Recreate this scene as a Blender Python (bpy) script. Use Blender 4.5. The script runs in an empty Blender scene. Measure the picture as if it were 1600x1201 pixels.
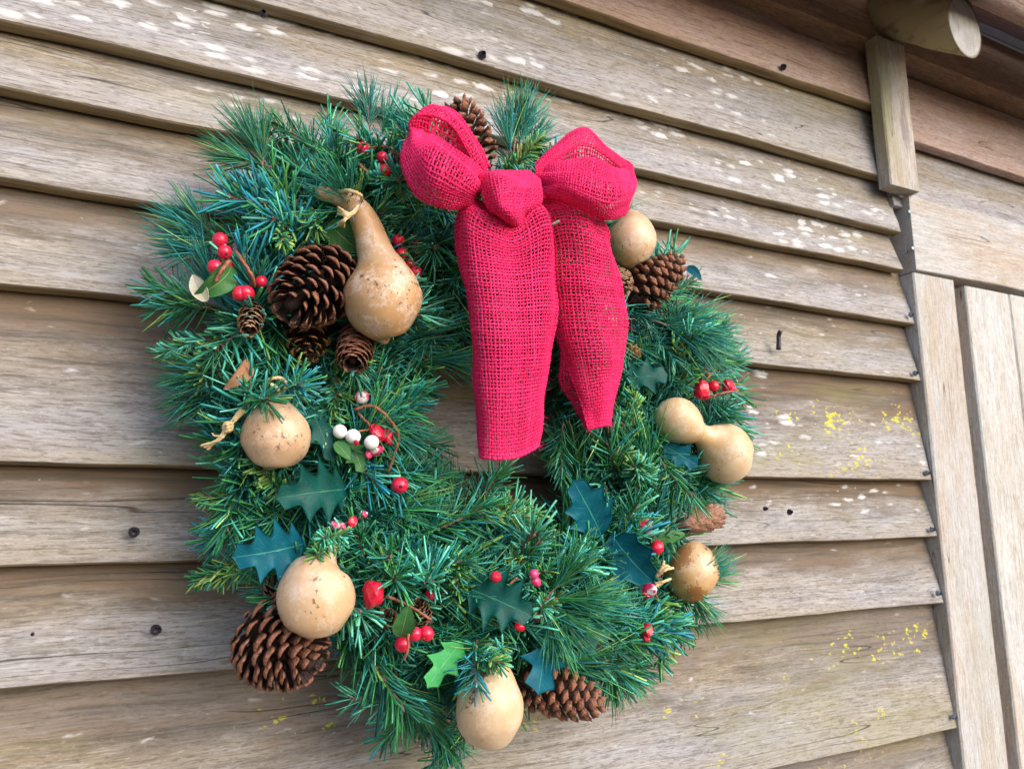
import bpy, math, random
import numpy as np
from mathutils import Vector, Matrix, Quaternion

random.seed(7)
rng = np.random.default_rng(11)
C = bpy.context.scene.collection
SC = bpy.context.scene

# ------------------------------------------------------------------ camera, sky, sun, exposure
CAM = np.array([0.0, -0.72, 1.5])
FPX = 1244.0
YAW, PITCH, ROLL = math.radians(27.858), math.radians(9.822), math.radians(-0.799)
def _basis():
    cy, sy, cp, sp = math.cos(YAW), math.sin(YAW), math.cos(PITCH), math.sin(PITCH)
    f = np.array([sy*cp, cy*cp, sp]); r0 = np.array([cy, -sy, 0.0]); u0 = np.cross(r0, f)
    cr, sr = math.cos(ROLL), math.sin(ROLL)
    return cr*r0 + sr*u0, -sr*r0 + cr*u0, f
RT, UP, FW = _basis()
cam_d = bpy.data.cameras.new('camera'); cam = bpy.data.objects.new('camera', cam_d); C.objects.link(cam)
cam.matrix_world = Matrix(((RT[0], UP[0], -FW[0], CAM[0]), (RT[1], UP[1], -FW[1], CAM[1]),
                           (RT[2], UP[2], -FW[2], CAM[2]), (0, 0, 0, 1)))
cam_d.sensor_fit = 'HORIZONTAL'; cam_d.sensor_width = 36.0; cam_d.lens = 36.0*FPX/1600.0
cam_d.clip_start = 0.02; cam_d.clip_end = 2000
cam_d.dof.use_dof = True; cam_d.dof.focus_distance = 0.67; cam_d.dof.aperture_fstop = 14.0
SC.camera = cam

SUN_DIR = Vector((0.40, -0.86, 0.52)).normalized()          # towards the sun
w = bpy.data.worlds.new('World'); SC.world = w; w.use_nodes = True
nt = w.node_tree; bg = nt.nodes['Background']
sky = nt.nodes.new('ShaderNodeTexSky'); sky.sky_type = 'NISHITA'; sky.sun_disc = False
sky.sun_elevation = math.asin(SUN_DIR.z)
sky.sun_rotation = math.atan2(SUN_DIR.x, SUN_DIR.y)
sky.air_density = 1.0; sky.dust_density = 2.0; sky.ozone_density = 1.0
nt.links.new(sky.outputs[0], bg.inputs[0]); bg.inputs[1].default_value = 0.15
sun_d = bpy.data.lights.new('sun', 'SUN'); sun_d.energy = 1.15; sun_d.angle = math.radians(60); sun_d.color = (1.0, 0.975, 0.95)
sun = bpy.data.objects.new('sun', sun_d); C.objects.link(sun)
sun.rotation_euler = SUN_DIR.to_track_quat('Z', 'Y').to_euler(); sun.location = (2, -4, 6)
SC.view_settings.view_transform = 'Standard'; SC.view_settings.look = 'None'
SC.view_settings.gamma = 1.0; SC.view_settings.use_curve_mapping = False
SC.view_settings.exposure = 1.02
SC.render.engine = 'CYCLES'
SC.cycles.use_denoising = True
SC.cycles.max_bounces = 8

# ------------------------------------------------------------------ helpers
def ray(px, py):
    d = FW + (px-800.0)/FPX*RT - (py-600.5)/FPX*UP
    return d/d[1]
def at(px, py, y=0.0):                       # point of the place that stands y metres from the wall plane
    return CAM + ray(px, py)*(y-CAM[1])
def mpp(p):                                  # metres per photo pixel at a point
    return float((np.asarray(p)-CAM) @ FW)/FPX
def proj(p):
    q = np.asarray(p)-CAM
    z = q @ FW
    return 800+FPX*(q @ RT)/z, 600.5-FPX*(q @ UP)/z
def nrm(v):
    v = np.asarray(v, float); return v/np.maximum(np.linalg.norm(v, axis=-1, keepdims=True), 1e-12)

def make_mesh(name, V, F, smooth=True, attrs=None, mats=None, mat_idx=None):
    """V (n,3); F array (m,k) or list of arrays with different k"""
    me = bpy.data.meshes.new(name)
    V = np.asarray(V, np.float32)
    Fs = [np.asarray(f, np.int32) for f in (F if isinstance(F, list) else [F]) if len(f)]
    me.vertices.add(len(V)); me.vertices.foreach_set('co', V.ravel())
    tot = np.concatenate([np.full(len(f), f.shape[1], np.int32) for f in Fs])
    idx = np.concatenate([f.ravel() for f in Fs])
    me.loops.add(len(idx)); me.loops.foreach_set('vertex_index', idx)
    me.polygons.add(len(tot))
    st = np.concatenate([[0], np.cumsum(tot)[:-1]]).astype(np.int32)
    me.polygons.foreach_set('loop_start', st)
    me.polygons.foreach_set('use_smooth', np.full(len(tot), smooth, bool))
    if mat_idx is not None: me.polygons.foreach_set('material_index', np.asarray(mat_idx, np.int32))
    for m in (mats or []): me.materials.append(m)
    for k, a in (attrs or {}).items():
        a = np.asarray(a, np.float32)
        if a.ndim == 1:
            me.attributes.new(k, 'FLOAT', 'POINT').data.foreach_set('value', a)
        elif a.shape[1] == 4:
            me.attributes.new(k, 'FLOAT_COLOR', 'POINT').data.foreach_set('color', a.ravel())
        else:
            me.attributes.new(k, 'FLOAT_VECTOR', 'POINT').data.foreach_set('vector', a.ravel())
    me.update(calc_edges=True); me.validate()
    return me

def thing(name, loc, label, cat, group=None, kind=None):
    o = bpy.data.objects.new(name, None); o.empty_display_size = 0.02; C.objects.link(o)
    o.location = Vector(loc); return tag(o, label, cat, group, kind)
def tag(o, label, cat, group=None, kind=None):
    if label: o['label'] = label
    if cat: o['category'] = cat
    if group: o['group'] = group
    if kind: o['kind'] = kind
    return o
def wloc(o):
    p = np.zeros(3)
    while o is not None:
        p = p + np.array(o.location); o = o.parent
    return p
def part(name, V, F, mats, parent, origin=None, **kw):
    """mesh given in world coordinates, linked under parent (parents are never rotated)"""
    V = np.asarray(V, float)
    base = wloc(parent) if parent is not None else np.zeros(3)
    og = np.asarray(origin, float) if origin is not None else base
    me = make_mesh(name, V-og, F, mats=mats if isinstance(mats, list) else [mats], **kw)
    o = bpy.data.objects.new(name, me); C.objects.link(o)
    o.location = Vector(og-base)
    if parent is not None: o.parent = parent
    return o

def grid_faces(nr, nc, wrap_c=False, off=0, flip=False):
    r = np.arange(nr-1)[:, None]; cN = nc if wrap_c else nc-1
    c = np.arange(cN)[None, :]; c2 = (c+1) % nc
    f = np.stack([r*nc+c, r*nc+c2, (r+1)*nc+c2, (r+1)*nc+c], -1).reshape(-1, 4)+off
    return f[:, ::-1] if flip else f

def tubes(P, rn, rb, N=None, sides=5, cap=True):
    """P (K,M,3) polylines -> verts, quads (+tri caps). rn, rb radii (broadcast to K,M)"""
    P = np.asarray(P, float)
    if P.ndim == 2: P = P[None]
    K, M, _ = P.shape
    T = nrm(np.gradient(P, axis=1))
    if N is None:
        ref = np.where(np.abs(T[..., 2:3]) < 0.9, np.array([0, 0, 1.0]), np.array([1.0, 0, 0]))
        # one constant reference per tube keeps it from twisting
        m = np.abs(T[..., 2]).mean(1) < 0.8
        ref = np.where(m[:, None, None], np.array([0, 0, 1.0]), np.array([1.0, 0, 0]))*np.ones_like(P)
        N = nrm(ref-(ref*T).sum(-1, keepdims=True)*T)
    else:
        N = nrm(N-(N*T).sum(-1, keepdims=True)*T)
    B = np.cross(T, N)
    rn = np.broadcast_to(np.asarray(rn, float), (K, M)); rb = np.broadcast_to(np.asarray(rb, float), (K, M))
    a = np.arange(sides)/sides*2*np.pi
    V = P[:, :, None]+N[:, :, None]*(np.cos(a)[:, None]*rn[:, :, None, None])+B[:, :, None]*(np.sin(a)[:, None]*rb[:, :, None, None])
    f1 = grid_faces(M, sides, True)
    F = (f1[None]+(np.arange(K)*M*sides)[:, None, None]).reshape(-1, 4)
    out = [F]
    if cap:
        s = np.arange(sides)
        e0 = (np.arange(K)*M*sides)[:, None]+s[::-1][None]; e1 = (np.arange(K)*M*sides)[:, None]+(M-1)*sides+s[None]
        out.append(np.concatenate([e0, e1]))
    return V.reshape(-1, 3), out
def polytube(pts, r, n=24, sides=8, wob=0.0):
    """smooth tube through control points; r scalar or list at control points"""
    pts = np.asarray(pts, float); t = np.linspace(0, len(pts)-1, n)
    P = crv(pts, t)
    if wob: P = P+rng.normal(0, wob, P.shape)
    R = np.interp(t, np.arange(len(pts)), r) if np.ndim(r) else np.full(n, r)
    return tubes(P[None], R[None], R[None], None, sides)
def crv(G, t):                                  # Catmull-Rom along axis 0
    G = np.asarray(G, float); n = len(G)
    if n == 2: 
        tt = np.asarray(t).reshape((-1,)+(1,)*(G.ndim-1)); return G[0]*(1-tt)+G[1]*tt
    i = np.clip(np.floor(t).astype(int), 0, n-2); s = (np.asarray(t)-i).reshape((-1,)+(1,)*(G.ndim-1))
    g = lambda k: np.where(((k < 0) | (k > n-1)).reshape((-1,)+(1,)*(G.ndim-1)),
                           2*G[np.clip(k, 0, n-1)]-G[np.clip(2*np.clip(k, 0, n-1)-k, 0, n-1)], G[np.clip(k, 0, n-1)])
    p0, p1, p2, p3 = g(i-1), G[i], G[i+1], g(i+2)
    return 0.5*((2*p1)+(-p0+p2)*s+(2*p0-5*p1+4*p2-p3)*s**2+(-p0+3*p1-3*p2+p3)*s**3)
def join(parts):
    Vs, Fs, off = [], {}, 0
    for V, F in parts:
        for f in (F if isinstance(F, list) else [F]):
            f = np.asarray(f)
            if len(f): Fs.setdefault(f.shape[1], []).append(f+off)
        Vs.append(V); off += len(V)
    return np.concatenate(Vs), [np.concatenate(v) for v in Fs.values()]
def sphere(c, r, nu=14, nv=10, squash=1.0, axis=None):
    th = np.linspace(0, np.pi, nv+1); ph = np.arange(nu)/nu*2*np.pi
    V = np.stack([np.sin(th)[:, None]*np.cos(ph), np.sin(th)[:, None]*np.sin(ph), np.cos(th)[:, None]*squash*np.ones(nu)], -1).reshape(-1, 3)*r
    if axis is not None:
        q = Vector((0, 0, 1)).rotation_difference(Vector(axis)).to_matrix(); V = V @ np.array(q).T
    return V+np.asarray(c), [grid_faces(nv+1, nu, True, flip=True)]

# ------------------------------------------------------------------ node helpers
class N:
    def __init__(s, name):
        s.m = bpy.data.materials.new(name); s.m.use_nodes = True; s.t = s.m.node_tree
        s.b = s.t.nodes['Principled BSDF']; s.out = s.t.nodes['Material Output']
    def new(s, kind, **kw):
        n = s.t.nodes.new('ShaderNode'+kind)
        for k, v in kw.items(): setattr(n, k, v)
        return n
    def put(s, sock, v):
        if isinstance(v, bpy.types.NodeSocket): s.t.links.new(v, sock)
        elif isinstance(v, (tuple, list)):
            v = tuple(v)
            if sock.type == 'RGBA' and len(v) == 3: v = v+(1.0,)
            sock.default_value = v
        else: sock.default_value = v
    def obj(s): return s.new('TexCoord').outputs['Object']
    def rand(s): return s.new('ObjectInfo').outputs['Random']
    def attr(s, name, out='Fac'):
        n = s.new('Attribute'); n.attribute_name = name; return n.outputs[out]
    def math(s, op, a, b=0.0, c=0.0, clamp=False):
        n = s.new('Math', operation=op, use_clamp=clamp); s.put(n.inputs[0], a); s.put(n.inputs[1], b); s.put(n.inputs[2], c); return n.outputs[0]
    def vmul(s, v, k):
        n = s.new('VectorMath', operation='MULTIPLY'); s.put(n.inputs[0], v); s.put(n.inputs[1], k); return n.outputs[0]
    def vadd(s, v, k):
        n = s.new('VectorMath', operation='ADD'); s.put(n.inputs[0], v); s.put(n.inputs[1], k); return n.outputs[0]
    def comb(s, x, y, z):
        n = s.new('CombineXYZ')
        for i, v in enumerate((x, y, z)): s.put(n.inputs[i], v)
        return n.outputs[0]
    def noise(s, v, scale=1.0, detail=4.0, rough=0.55, out=0, dist=0.0):
        n = s.new('TexNoise'); s.put(n.inputs['Vector'], v); n.inputs['Scale'].default_value = scale
        n.inputs['Detail'].default_value = detail; n.inputs['Roughness'].default_value = rough; n.inputs['Distortion'].default_value = dist
        return n.outputs[out]
    def vor(s, v, scale=1.0):
        n = s.new('TexVoronoi'); s.put(n.inputs['Vector'], v); n.inputs['Scale'].default_value = scale
        sep = s.new('SeparateColor'); s.t.links.new(n.outputs['Color'], sep.inputs[0])
        return n.outputs['Distance'], sep.outputs[0]
    def ss(s, x, a, b):                       # smoothstep
        n = s.new('MapRange', interpolation_type='SMOOTHSTEP'); s.put(n.inputs[0], x)
        s.put(n.inputs[1], a); s.put(n.inputs[2], b); n.inputs[3].default_value = 0; n.inputs[4].default_value = 1
        return n.outputs[0]
    def mix(s, f, a, b, blend='MIX'):
        n = s.new('Mix', data_type='RGBA', blend_type=blend); s.put(n.inputs[0], f); s.put(n.inputs[6], a); s.put(n.inputs[7], b); return n.outputs[2]
    def bump(s, h, strength=0.3, dist=0.001, normal=None):
        n = s.new('Bump'); n.inputs['Strength'].default_value = strength; n.inputs['Distance'].default_value = dist
        s.put(n.inputs['Height'], h)
        if normal is not None: s.put(n.inputs['Normal'], normal)
        return n.outputs[0]
    def done(s, col, rough=0.6, spec=0.5, normal=None, metal=0.0):
        s.put(s.b.inputs['Base Color'], col); s.put(s.b.inputs['Roughness'], rough); s.put(s.b.inputs['Metallic'], metal)
        s.put(s.b.inputs['Specular IOR Level'], spec)
        if normal is not None: s.t.links.new(normal, s.b.inputs['Normal'])
        return s.m

# ------------------------------------------------------------------ materials
def wood(name, tan, grey, dark, warm=(0.17, 0.116, 0.076), light=(0.52, 0.48, 0.46), gstr=0.5, pale=0.9, oli=(0.30, 0.235, 0.115), lav=(0.385, 0.38, 0.415)):
    n = N(name); r = n.rand()
    P0 = n.vadd(n.obj(), n.comb(n.math('MULTIPLY', r, 37.0), n.math('MULTIPLY', r, 11.0), n.math('MULTIPLY', r, 23.0)))
    wz = n.noise(n.vmul(P0, (5, 5, 7)), 1.0, 2.0)
    P = n.vadd(P0, n.comb(0.0, 0.0, n.math('MULTIPLY', n.math('SUBTRACT', wz, 0.5), 0.016)))
    big = n.noise(n.vmul(P, (3.0, 8, 14)), 1.0, 4.0, 0.6)
    mid = n.noise(n.vmul(P, (11, 50, 55)), 1.0, 5.0, 0.65)
    g1 = n.noise(n.vmul(P, (7, 160, 190)), 1.0, 5.0, 0.6)
    g2 = n.noise(n.vmul(P, (30, 500, 620)), 1.0, 3.0, 0.6)
    spk = n.noise(n.vmul(P, (210, 500, 640)), 1.0, 3.0, 0.7)
    spk2 = n.noise(n.vmul(P, (90, 420, 520)), 1.0, 4.0, 0.7)
    hue = n.noise(n.vmul(P, (5, 24, 34)), 1.0, 4.0, 0.65)
    h = n.attr('h')
    col = n.mix(n.ss(big, 0.36, 0.62), tan, grey)
    col = n.mix(n.math('MULTIPLY', n.ss(hue, 0.53, 0.67), 0.4), col, oli)
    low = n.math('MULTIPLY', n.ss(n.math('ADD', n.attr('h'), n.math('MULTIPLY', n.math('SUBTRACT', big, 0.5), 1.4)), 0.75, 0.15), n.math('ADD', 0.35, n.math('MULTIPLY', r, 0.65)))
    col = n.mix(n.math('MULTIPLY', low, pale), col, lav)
    col = n.mix(n.math('MULTIPLY', n.ss(hue, 0.47, 0.34), 0.5), col, lav)
    col = n.mix(n.math('MULTIPLY', n.ss(mid, 0.52, 0.74), 0.34), col, dark)
    col = n.mix(n.math('MULTIPLY', n.ss(mid, 0.46, 0.28), 0.4), col, light)
    col = n.mix(n.math('MULTIPLY', n.ss(g1, 0.52, 0.72), gstr), col, dark)
    col = n.mix(n.math('MULTIPLY', n.ss(g2, 0.52, 0.68), 0.5), col, light)
    col = n.mix(n.math('MULTIPLY', n.ss(g2, 0.48, 0.32), 0.5), col, dark)
    col = n.mix(n.math('MULTIPLY', n.ss(spk, 0.56, 0.66), 0.5), col, light)
    col = n.mix(n.math('MULTIPLY', n.ss(spk2, 0.50, 0.36), 0.55), col, dark)
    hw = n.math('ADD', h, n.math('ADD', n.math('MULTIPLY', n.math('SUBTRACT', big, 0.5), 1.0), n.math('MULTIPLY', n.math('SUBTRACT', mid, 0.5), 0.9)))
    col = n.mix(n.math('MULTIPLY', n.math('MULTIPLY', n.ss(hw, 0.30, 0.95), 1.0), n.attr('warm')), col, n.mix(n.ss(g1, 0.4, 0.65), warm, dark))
    gm = n.math('MULTIPLY', n.ss(n.noise(n.vmul(P, (3.5, 9, 16)), 1.0, 3.0), 0.48, 0.68), n.attr('green'))
    col = n.mix(n.math('MULTIPLY', gm, 0.6), col, (0.25, 0.23, 0.075))
    # dark stains
    dm = n.ss(n.noise(n.vmul(P, (4, 20, 30)), 1.0, 4.0, 0.65), 0.56, 0.66)
    col = n.mix(n.math('MULTIPLY', n.math('MULTIPLY', dm, n.attr('stain')), 0.75), col, (0.075, 0.04, 0.04))
    # pale lichen / old paint flecks, long along the grain
    clus = n.noise(n.vmul(P, (5, 12, 16)), 1.0, 2.0)
    pw = n.vadd(P, n.vmul(n.vadd(n.noise(n.vmul(P, (60, 60, 140)), 1.0, 3.0, 0.6, 1), (-.5, -.5, -.5)), (0.024, 0.0, 0.009)))
    d1, c1 = n.vor(n.vmul(pw, (36, 3, 125)))
    thr = n.math('MULTIPLY', n.math('MULTIPLY', n.ss(c1, 0.35, 1.0), 0.62), n.ss(clus, 0.36, 0.56))
    thr = n.math('MULTIPLY', thr, n.attr('white'))
    wobd = n.math('ADD', d1, n.math('MULTIPLY', n.math('SUBTRACT', n.noise(n.vmul(P, (120, 60, 300)), 1.0, 3.0), 0.5), 0.30))
    sw = n.math('MULTIPLY', n.ss(n.math('SUBTRACT', thr, wobd), -0.12, 0.26), n.ss(thr, 0.02, 0.2))
    d2, c2 = n.vor(n.vmul(pw, (85, 3, 260)))
    thr2 = n.math('MULTIPLY', n.math('MULTIPLY', n.ss(c2, 0.7, 1.0), 0.5), n.math('MULTIPLY', n.ss(clus, 0.36, 0.6), n.attr('white')))
    sw2 = n.math('MULTIPLY', n.ss(n.math('SUBTRACT', thr2, d2), -0.02, 0.12), n.ss(thr2, 0.02, 0.1))
    sw = n.math('MAXIMUM', sw, n.math('MULTIPLY', sw2, 0.7))
    col = n.mix(n.math('MULTIPLY', sw, 0.85), col, (0.62, 0.62, 0.64))
    # yellow lichen
    d3, c3 = n.vor(n.vmul(n.vadd(pw, (0.3, 0, 0.7)), (165, 3, 205)))
    cl3 = n.noise(n.vmul(P, (9, 3, 20)), 1.0, 3.0, 0.6)
    t3 = n.math('MULTIPLY', n.math('MULTIPLY', n.ss(c3, 0.45, 0.95), 0.62), n.math('MULTIPLY', n.ss(cl3, 0.46, 0.64), n.attr('yellow')))
    sy = n.math('MULTIPLY', n.ss(n.math('SUBTRACT', t3, d3), -0.10, 0.22), n.ss(t3, 0.05, 0.25))
    col = n.mix(n.math('MULTIPLY', sy, 0.9), col, (0.55, 0.51, 0.06))
    ck = n.noise(n.vmul(P, (1.6, 40, 46)), 1.0, 1.0, 0.4)
    ckm = n.ss(n.noise(n.vmul(P, (4, 8, 10)), 1.0, 1.0), 0.48, 0.58)
    crack = n.math('MULTIPLY', n.ss(n.math('ABSOLUTE', n.math('SUBTRACT', ck, 0.5)), 0.0045, 0.0), ckm)
    col = n.mix(n.math('MULTIPLY', crack, 0.8), col, (0.035, 0.024, 0.02))
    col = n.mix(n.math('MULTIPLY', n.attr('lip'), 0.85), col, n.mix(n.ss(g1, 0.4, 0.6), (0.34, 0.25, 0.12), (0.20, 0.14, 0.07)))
    hgt = n.math('SUBTRACT', n.math('ADD', n.math('MULTIPLY', g1, -0.9), n.math('ADD', n.math('MULTIPLY', g2, 0.5), n.math('MULTIPLY', sy, 0.5))), n.math('MULTIPLY', crack, 1.2))
    return n.done(col, 0.82, 0.22, n.bump(n.math('ADD', hgt, n.math('MULTIPLY', spk2, 0.9)), 0.6, 0.0014))
M = {}
M['wall_wood'] = wood('weathered_wall_wood', (0.30, 0.24, 0.16), (0.305, 0.30, 0.305), (0.098, 0.078, 0.058), light=(0.50, 0.47, 0.47))
M['pink_wood'] = wood('sheltered_pink_wood', (0.42, 0.285, 0.215), (0.42, 0.33, 0.30), (0.16, 0.08, 0.065), (0.24, 0.12, 0.07), (0.60, 0.46, 0.42), pale=0.3, oli=(0.40, 0.27, 0.17), lav=(0.44, 0.36, 0.36))
M['pale_wood'] = wood('pale_frame_wood', (0.43, 0.345, 0.265), (0.45, 0.455, 0.46), (0.30, 0.23, 0.18), (0.25, 0.22, 0.12), (0.66, 0.64, 0.65), 0.35, pale=0.3, oli=(0.46, 0.345, 0.23), lav=(0.47, 0.485, 0.515))
M['door_wood'] = wood('bleached_door_wood', (0.47, 0.41, 0.34), (0.52, 0.52, 0.52), (0.27, 0.23, 0.19), (0.3, 0.25, 0.2), (0.70, 0.69, 0.70), 0.5, pale=0.3, oli=(0.46, 0.36, 0.25), lav=(0.53, 0.54, 0.57))
M['beam_wood'] = wood('brown_beam_wood', (0.35, 0.225, 0.14), (0.35, 0.25, 0.195), (0.12, 0.075, 0.052), (0.48, 0.19, 0.055), (0.52, 0.36, 0.27), pale=0.3, oli=(0.40, 0.21, 0.09), lav=(0.40, 0.27, 0.22))
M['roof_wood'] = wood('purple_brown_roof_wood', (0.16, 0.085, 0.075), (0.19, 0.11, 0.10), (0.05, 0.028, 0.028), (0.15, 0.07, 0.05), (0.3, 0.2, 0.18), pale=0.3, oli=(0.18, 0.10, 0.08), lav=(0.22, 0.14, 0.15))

def log_mats():
    n = N('mossy_log_side'); P = n.obj()
    g = n.noise(n.vmul(P, (60, 6, 60)), 1, 5, 0.6); b = n.noise(n.vmul(P, (14, 5, 14)), 1, 4)
    c = n.mix(n.ss(b, 0.35, 0.65), (0.32, 0.29, 0.14), (0.36, 0.29, 0.18))
    c = n.mix(n.math('MULTIPLY', n.ss(g, 0.5, 0.7), 0.6), c, (0.08, 0.055, 0.03))
    a = n.done(c, 0.8, 0.25, n.bump(g, 0.5, 0.002))
    n = N('grey_log_end'); P = n.obj()
    g = n.noise(n.vmul(P, (120, 20, 22)), 1, 5, 0.65); b = n.noise(n.vmul(P, (30, 30, 30)), 1, 3)
    c = n.mix(n.ss(b, 0.3, 0.7), (0.33, 0.32, 0.31), (0.50, 0.50, 0.51))
    c = n.mix(n.math('MULTIPLY', n.ss(g, 0.52, 0.68), 0.6), c, (0.2, 0.15, 0.12))
    rg = n.math('SINE', n.math('MULTIPLY', n.math('ADD', n.attr('rad'), n.math('MULTIPLY', b, 0.15)), 75.0))
    c = n.mix(n.math('MULTIPLY', n.ss(rg, 0.2, 0.9), 0.35), c, (0.22, 0.17, 0.13))
    c = n.mix(n.ss(n.attr('rad'), 0.9, 1.0), c, (0.16, 0.12, 0.07))
    return a, n.done(c, 0.85, 0.2, n.bump(g, 0.6, 0.002))
M['log'], M['log_end'] = log_mats()

def foliage_mat():
    n = N('pine_needles'); c = n.attr('col', 'Color'); r = n.rand()
    c = n.mix(n.math('MULTIPLY', n.ss(r, 0.0, 1.0), 0.35), c, n.mix(n.ss(r, 0.3, 0.7), (0.012, 0.10, 0.105), (0.03, 0.125, 0.03)))
    return n.done(c, 0.44, 0.42)
M['needle'] = foliage_mat()
def simple(name, c1, c2, scale, rough, spec=0.5, bump=0.0, bdist=0.0005, metal=0.0, detail=4.0):
    n = N(name); f = n.noise(n.obj(), scale, detail, 0.6)
    return n.done(n.mix(n.ss(f, 0.35, 0.65), c1, c2), rough, spec, n.bump(f, bump, bdist) if bump else None, metal)
M['stem'] = simple('brown_wire_stem', (0.16, 0.075, 0.05), (0.33, 0.17, 0.13), 300, 0.7)
M['twig'] = simple('red_brown_twig', (0.20, 0.055, 0.03), (0.36, 0.14, 0.08), 160, 0.55, 0.4, 0.4)
M['dark_twig'] = simple('dark_twig', (0.05, 0.03, 0.04), (0.15, 0.07, 0.07), 160, 0.55, 0.4)
M['raffia'] = simple('straw_raffia', (0.62, 0.42, 0.19), (0.75, 0.58, 0.33), 260, 0.6, 0.3, 0.4)
M['iron'] = simple('rusty_iron', (0.030, 0.028, 0.045), (0.085, 0.075, 0.095), 500, 0.45, 0.5, 0.5, 0.0006, 0.6)
M['zinc'] = simple('galvanised_steel', (0.16, 0.21, 0.28), (0.38, 0.45, 0.55), 500, 0.35, 0.5, 0.2, 0.0004, 0.8)
M['core'] = simple('cone_core', (0.022, 0.012, 0.010), (0.05, 0.025, 0.02), 200, 0.85, 0.2)
M['frame'] = simple('ring_wire', (0.012, 0.03, 0.02), (0.02, 0.045, 0.03), 200, 0.7)
M['calyx'] = simple('berry_calyx', (0.03, 0.008, 0.015), (0.07, 0.02, 0.03), 300, 0.6)
M['ground'] = simple('pale_dry_earth', (0.10, 0.078, 0.052), (0.15, 0.12, 0.08), 3.0, 0.95, 0.1, 0.3, 0.01)

def berry_mat(name, c1, c2, rough=0.22, scratch=None):
    n = N(name); P = n.vadd(n.obj(), n.comb(n.math('MULTIPLY', n.rand(), 9.0), 0.0, 0.0))
    f = n.noise(P, 130, 3); s = n.noise(P, 420, 3, 0.6)
    c = n.mix(n.ss(f, 0.35, 0.65), c1, c2)
    if scratch is not None: c = n.mix(n.ss(n.noise(P, 95, 2, 0.5), 0.53, 0.60), c, scratch)
    c = n.mix(n.math('MULTIPLY', n.ss(s, 0.66, 0.72), 0.6), c, (0.8, 0.35, 0.4))
    return n.done(c, rough, 0.55, n.bump(f, 0.25, 0.0006))
M['berry'] = berry_mat('glossy_red_berry', (0.62, 0.008, 0.035), (0.72, 0.02, 0.07))
M['berry_dark'] = berry_mat('dark_red_berry', (0.26, 0.006, 0.025), (0.36, 0.012, 0.04))
M['berry_white'] = berry_mat('bare_white_berry', (0.80, 0.80, 0.80), (0.86, 0.84, 0.84), 0.5)
M['berry_peel'] = berry_mat('peeling_pink_berry', (0.66, 0.02, 0.10), (0.74, 0.06, 0.2), 0.3, (0.82, 0.78, 0.80))

def scale_mat(name, inner, rim, rimlight, rough=0.5):
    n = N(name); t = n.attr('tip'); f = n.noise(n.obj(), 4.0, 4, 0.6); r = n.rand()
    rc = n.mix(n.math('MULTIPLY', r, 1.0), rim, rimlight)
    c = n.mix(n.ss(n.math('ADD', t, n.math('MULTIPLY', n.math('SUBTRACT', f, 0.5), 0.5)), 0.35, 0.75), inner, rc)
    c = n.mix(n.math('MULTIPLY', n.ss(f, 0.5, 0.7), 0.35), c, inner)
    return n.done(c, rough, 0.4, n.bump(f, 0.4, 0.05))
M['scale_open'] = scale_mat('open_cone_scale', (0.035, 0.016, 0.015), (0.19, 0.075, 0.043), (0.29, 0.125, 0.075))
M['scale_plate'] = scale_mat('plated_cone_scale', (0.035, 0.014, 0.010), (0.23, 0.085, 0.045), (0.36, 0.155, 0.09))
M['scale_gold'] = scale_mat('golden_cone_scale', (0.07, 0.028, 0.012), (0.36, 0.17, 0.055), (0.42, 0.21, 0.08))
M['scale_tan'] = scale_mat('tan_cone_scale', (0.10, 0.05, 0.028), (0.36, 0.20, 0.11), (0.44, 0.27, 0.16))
M['scale_pink'] = scale_mat('pinkish_cone_scale', (0.12, 0.055, 0.035), (0.36, 0.18, 0.11), (0.46, 0.25, 0.17))

def gourd_mat(name, base, pale, amber, fleck=0.5, blot=0.0, blotcol=(0.16, 0.05, 0.02)):
    n = N(name); P = n.vadd(n.obj(), n.comb(n.math('MULTIPLY', n.rand(), 5.0), n.math('MULTIPLY', n.rand(), 3.0), 0.0))
    a = n.noise(P, 22, 4, 0.6); b = n.noise(P, 60, 5, 0.65); c_ = n.noise(P, 190, 4, 0.65); d = n.noise(P, 420, 3, 0.6)
    c = n.mix(n.ss(a, 0.38, 0.6), base, amber)
    c = n.mix(n.math('MULTIPLY', n.ss(n.math('ADD', n.math('MULTIPLY', b, 0.6), n.math('MULTIPLY', d, 0.4)), 0.48, 0.60), 0.55), c, pale)
    c = n.mix(n.math('MULTIPLY', n.ss(c_, 0.52, 0.7), 0.4), c, amber)
    cl = n.ss(n.noise(P, 34, 2), 0.50, 0.62)
    fl = n.math('MULTIPLY', n.math('MULTIPLY', n.ss(n.math('ADD', n.math('MULTIPLY', c_, 0.6), n.math('MULTIPLY', d, 0.4)), 0.55, 0.60), cl), n.math('MINIMUM', fleck*1.35, 1.0))
    c = n.mix(fl, c, (0.085, 0.05, 0.035))
    if blot:
        bl = n.ss(n.math('ADD', n.attr('blot'), n.math('ADD', n.math('MULTIPLY', n.math('SUBTRACT', b, 0.5), 1.5), n.math('MULTIPLY', n.math('SUBTRACT', d, 0.5), 1.2))), 0.5, 0.66)
        c = n.mix(n.math('MULTIPLY', bl, blot), c, blotcol)
    n.b.inputs['Coat Weight'].default_value = 0.3; n.b.inputs['Coat Roughness'].default_value = 0.28
    return n.done(c, n.math('ADD', 0.32, n.math('MULTIPLY', b, 0.25)), 0.5, n.bump(n.math('ADD', b, n.math('MULTIPLY', c_, 0.5)), 0.22, 0.0012))
M['gourd_tan'] = gourd_mat('tan_gourd_skin', (0.58, 0.38, 0.235), (0.68, 0.52, 0.40), (0.52, 0.31, 0.16), 0.55)
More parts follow.
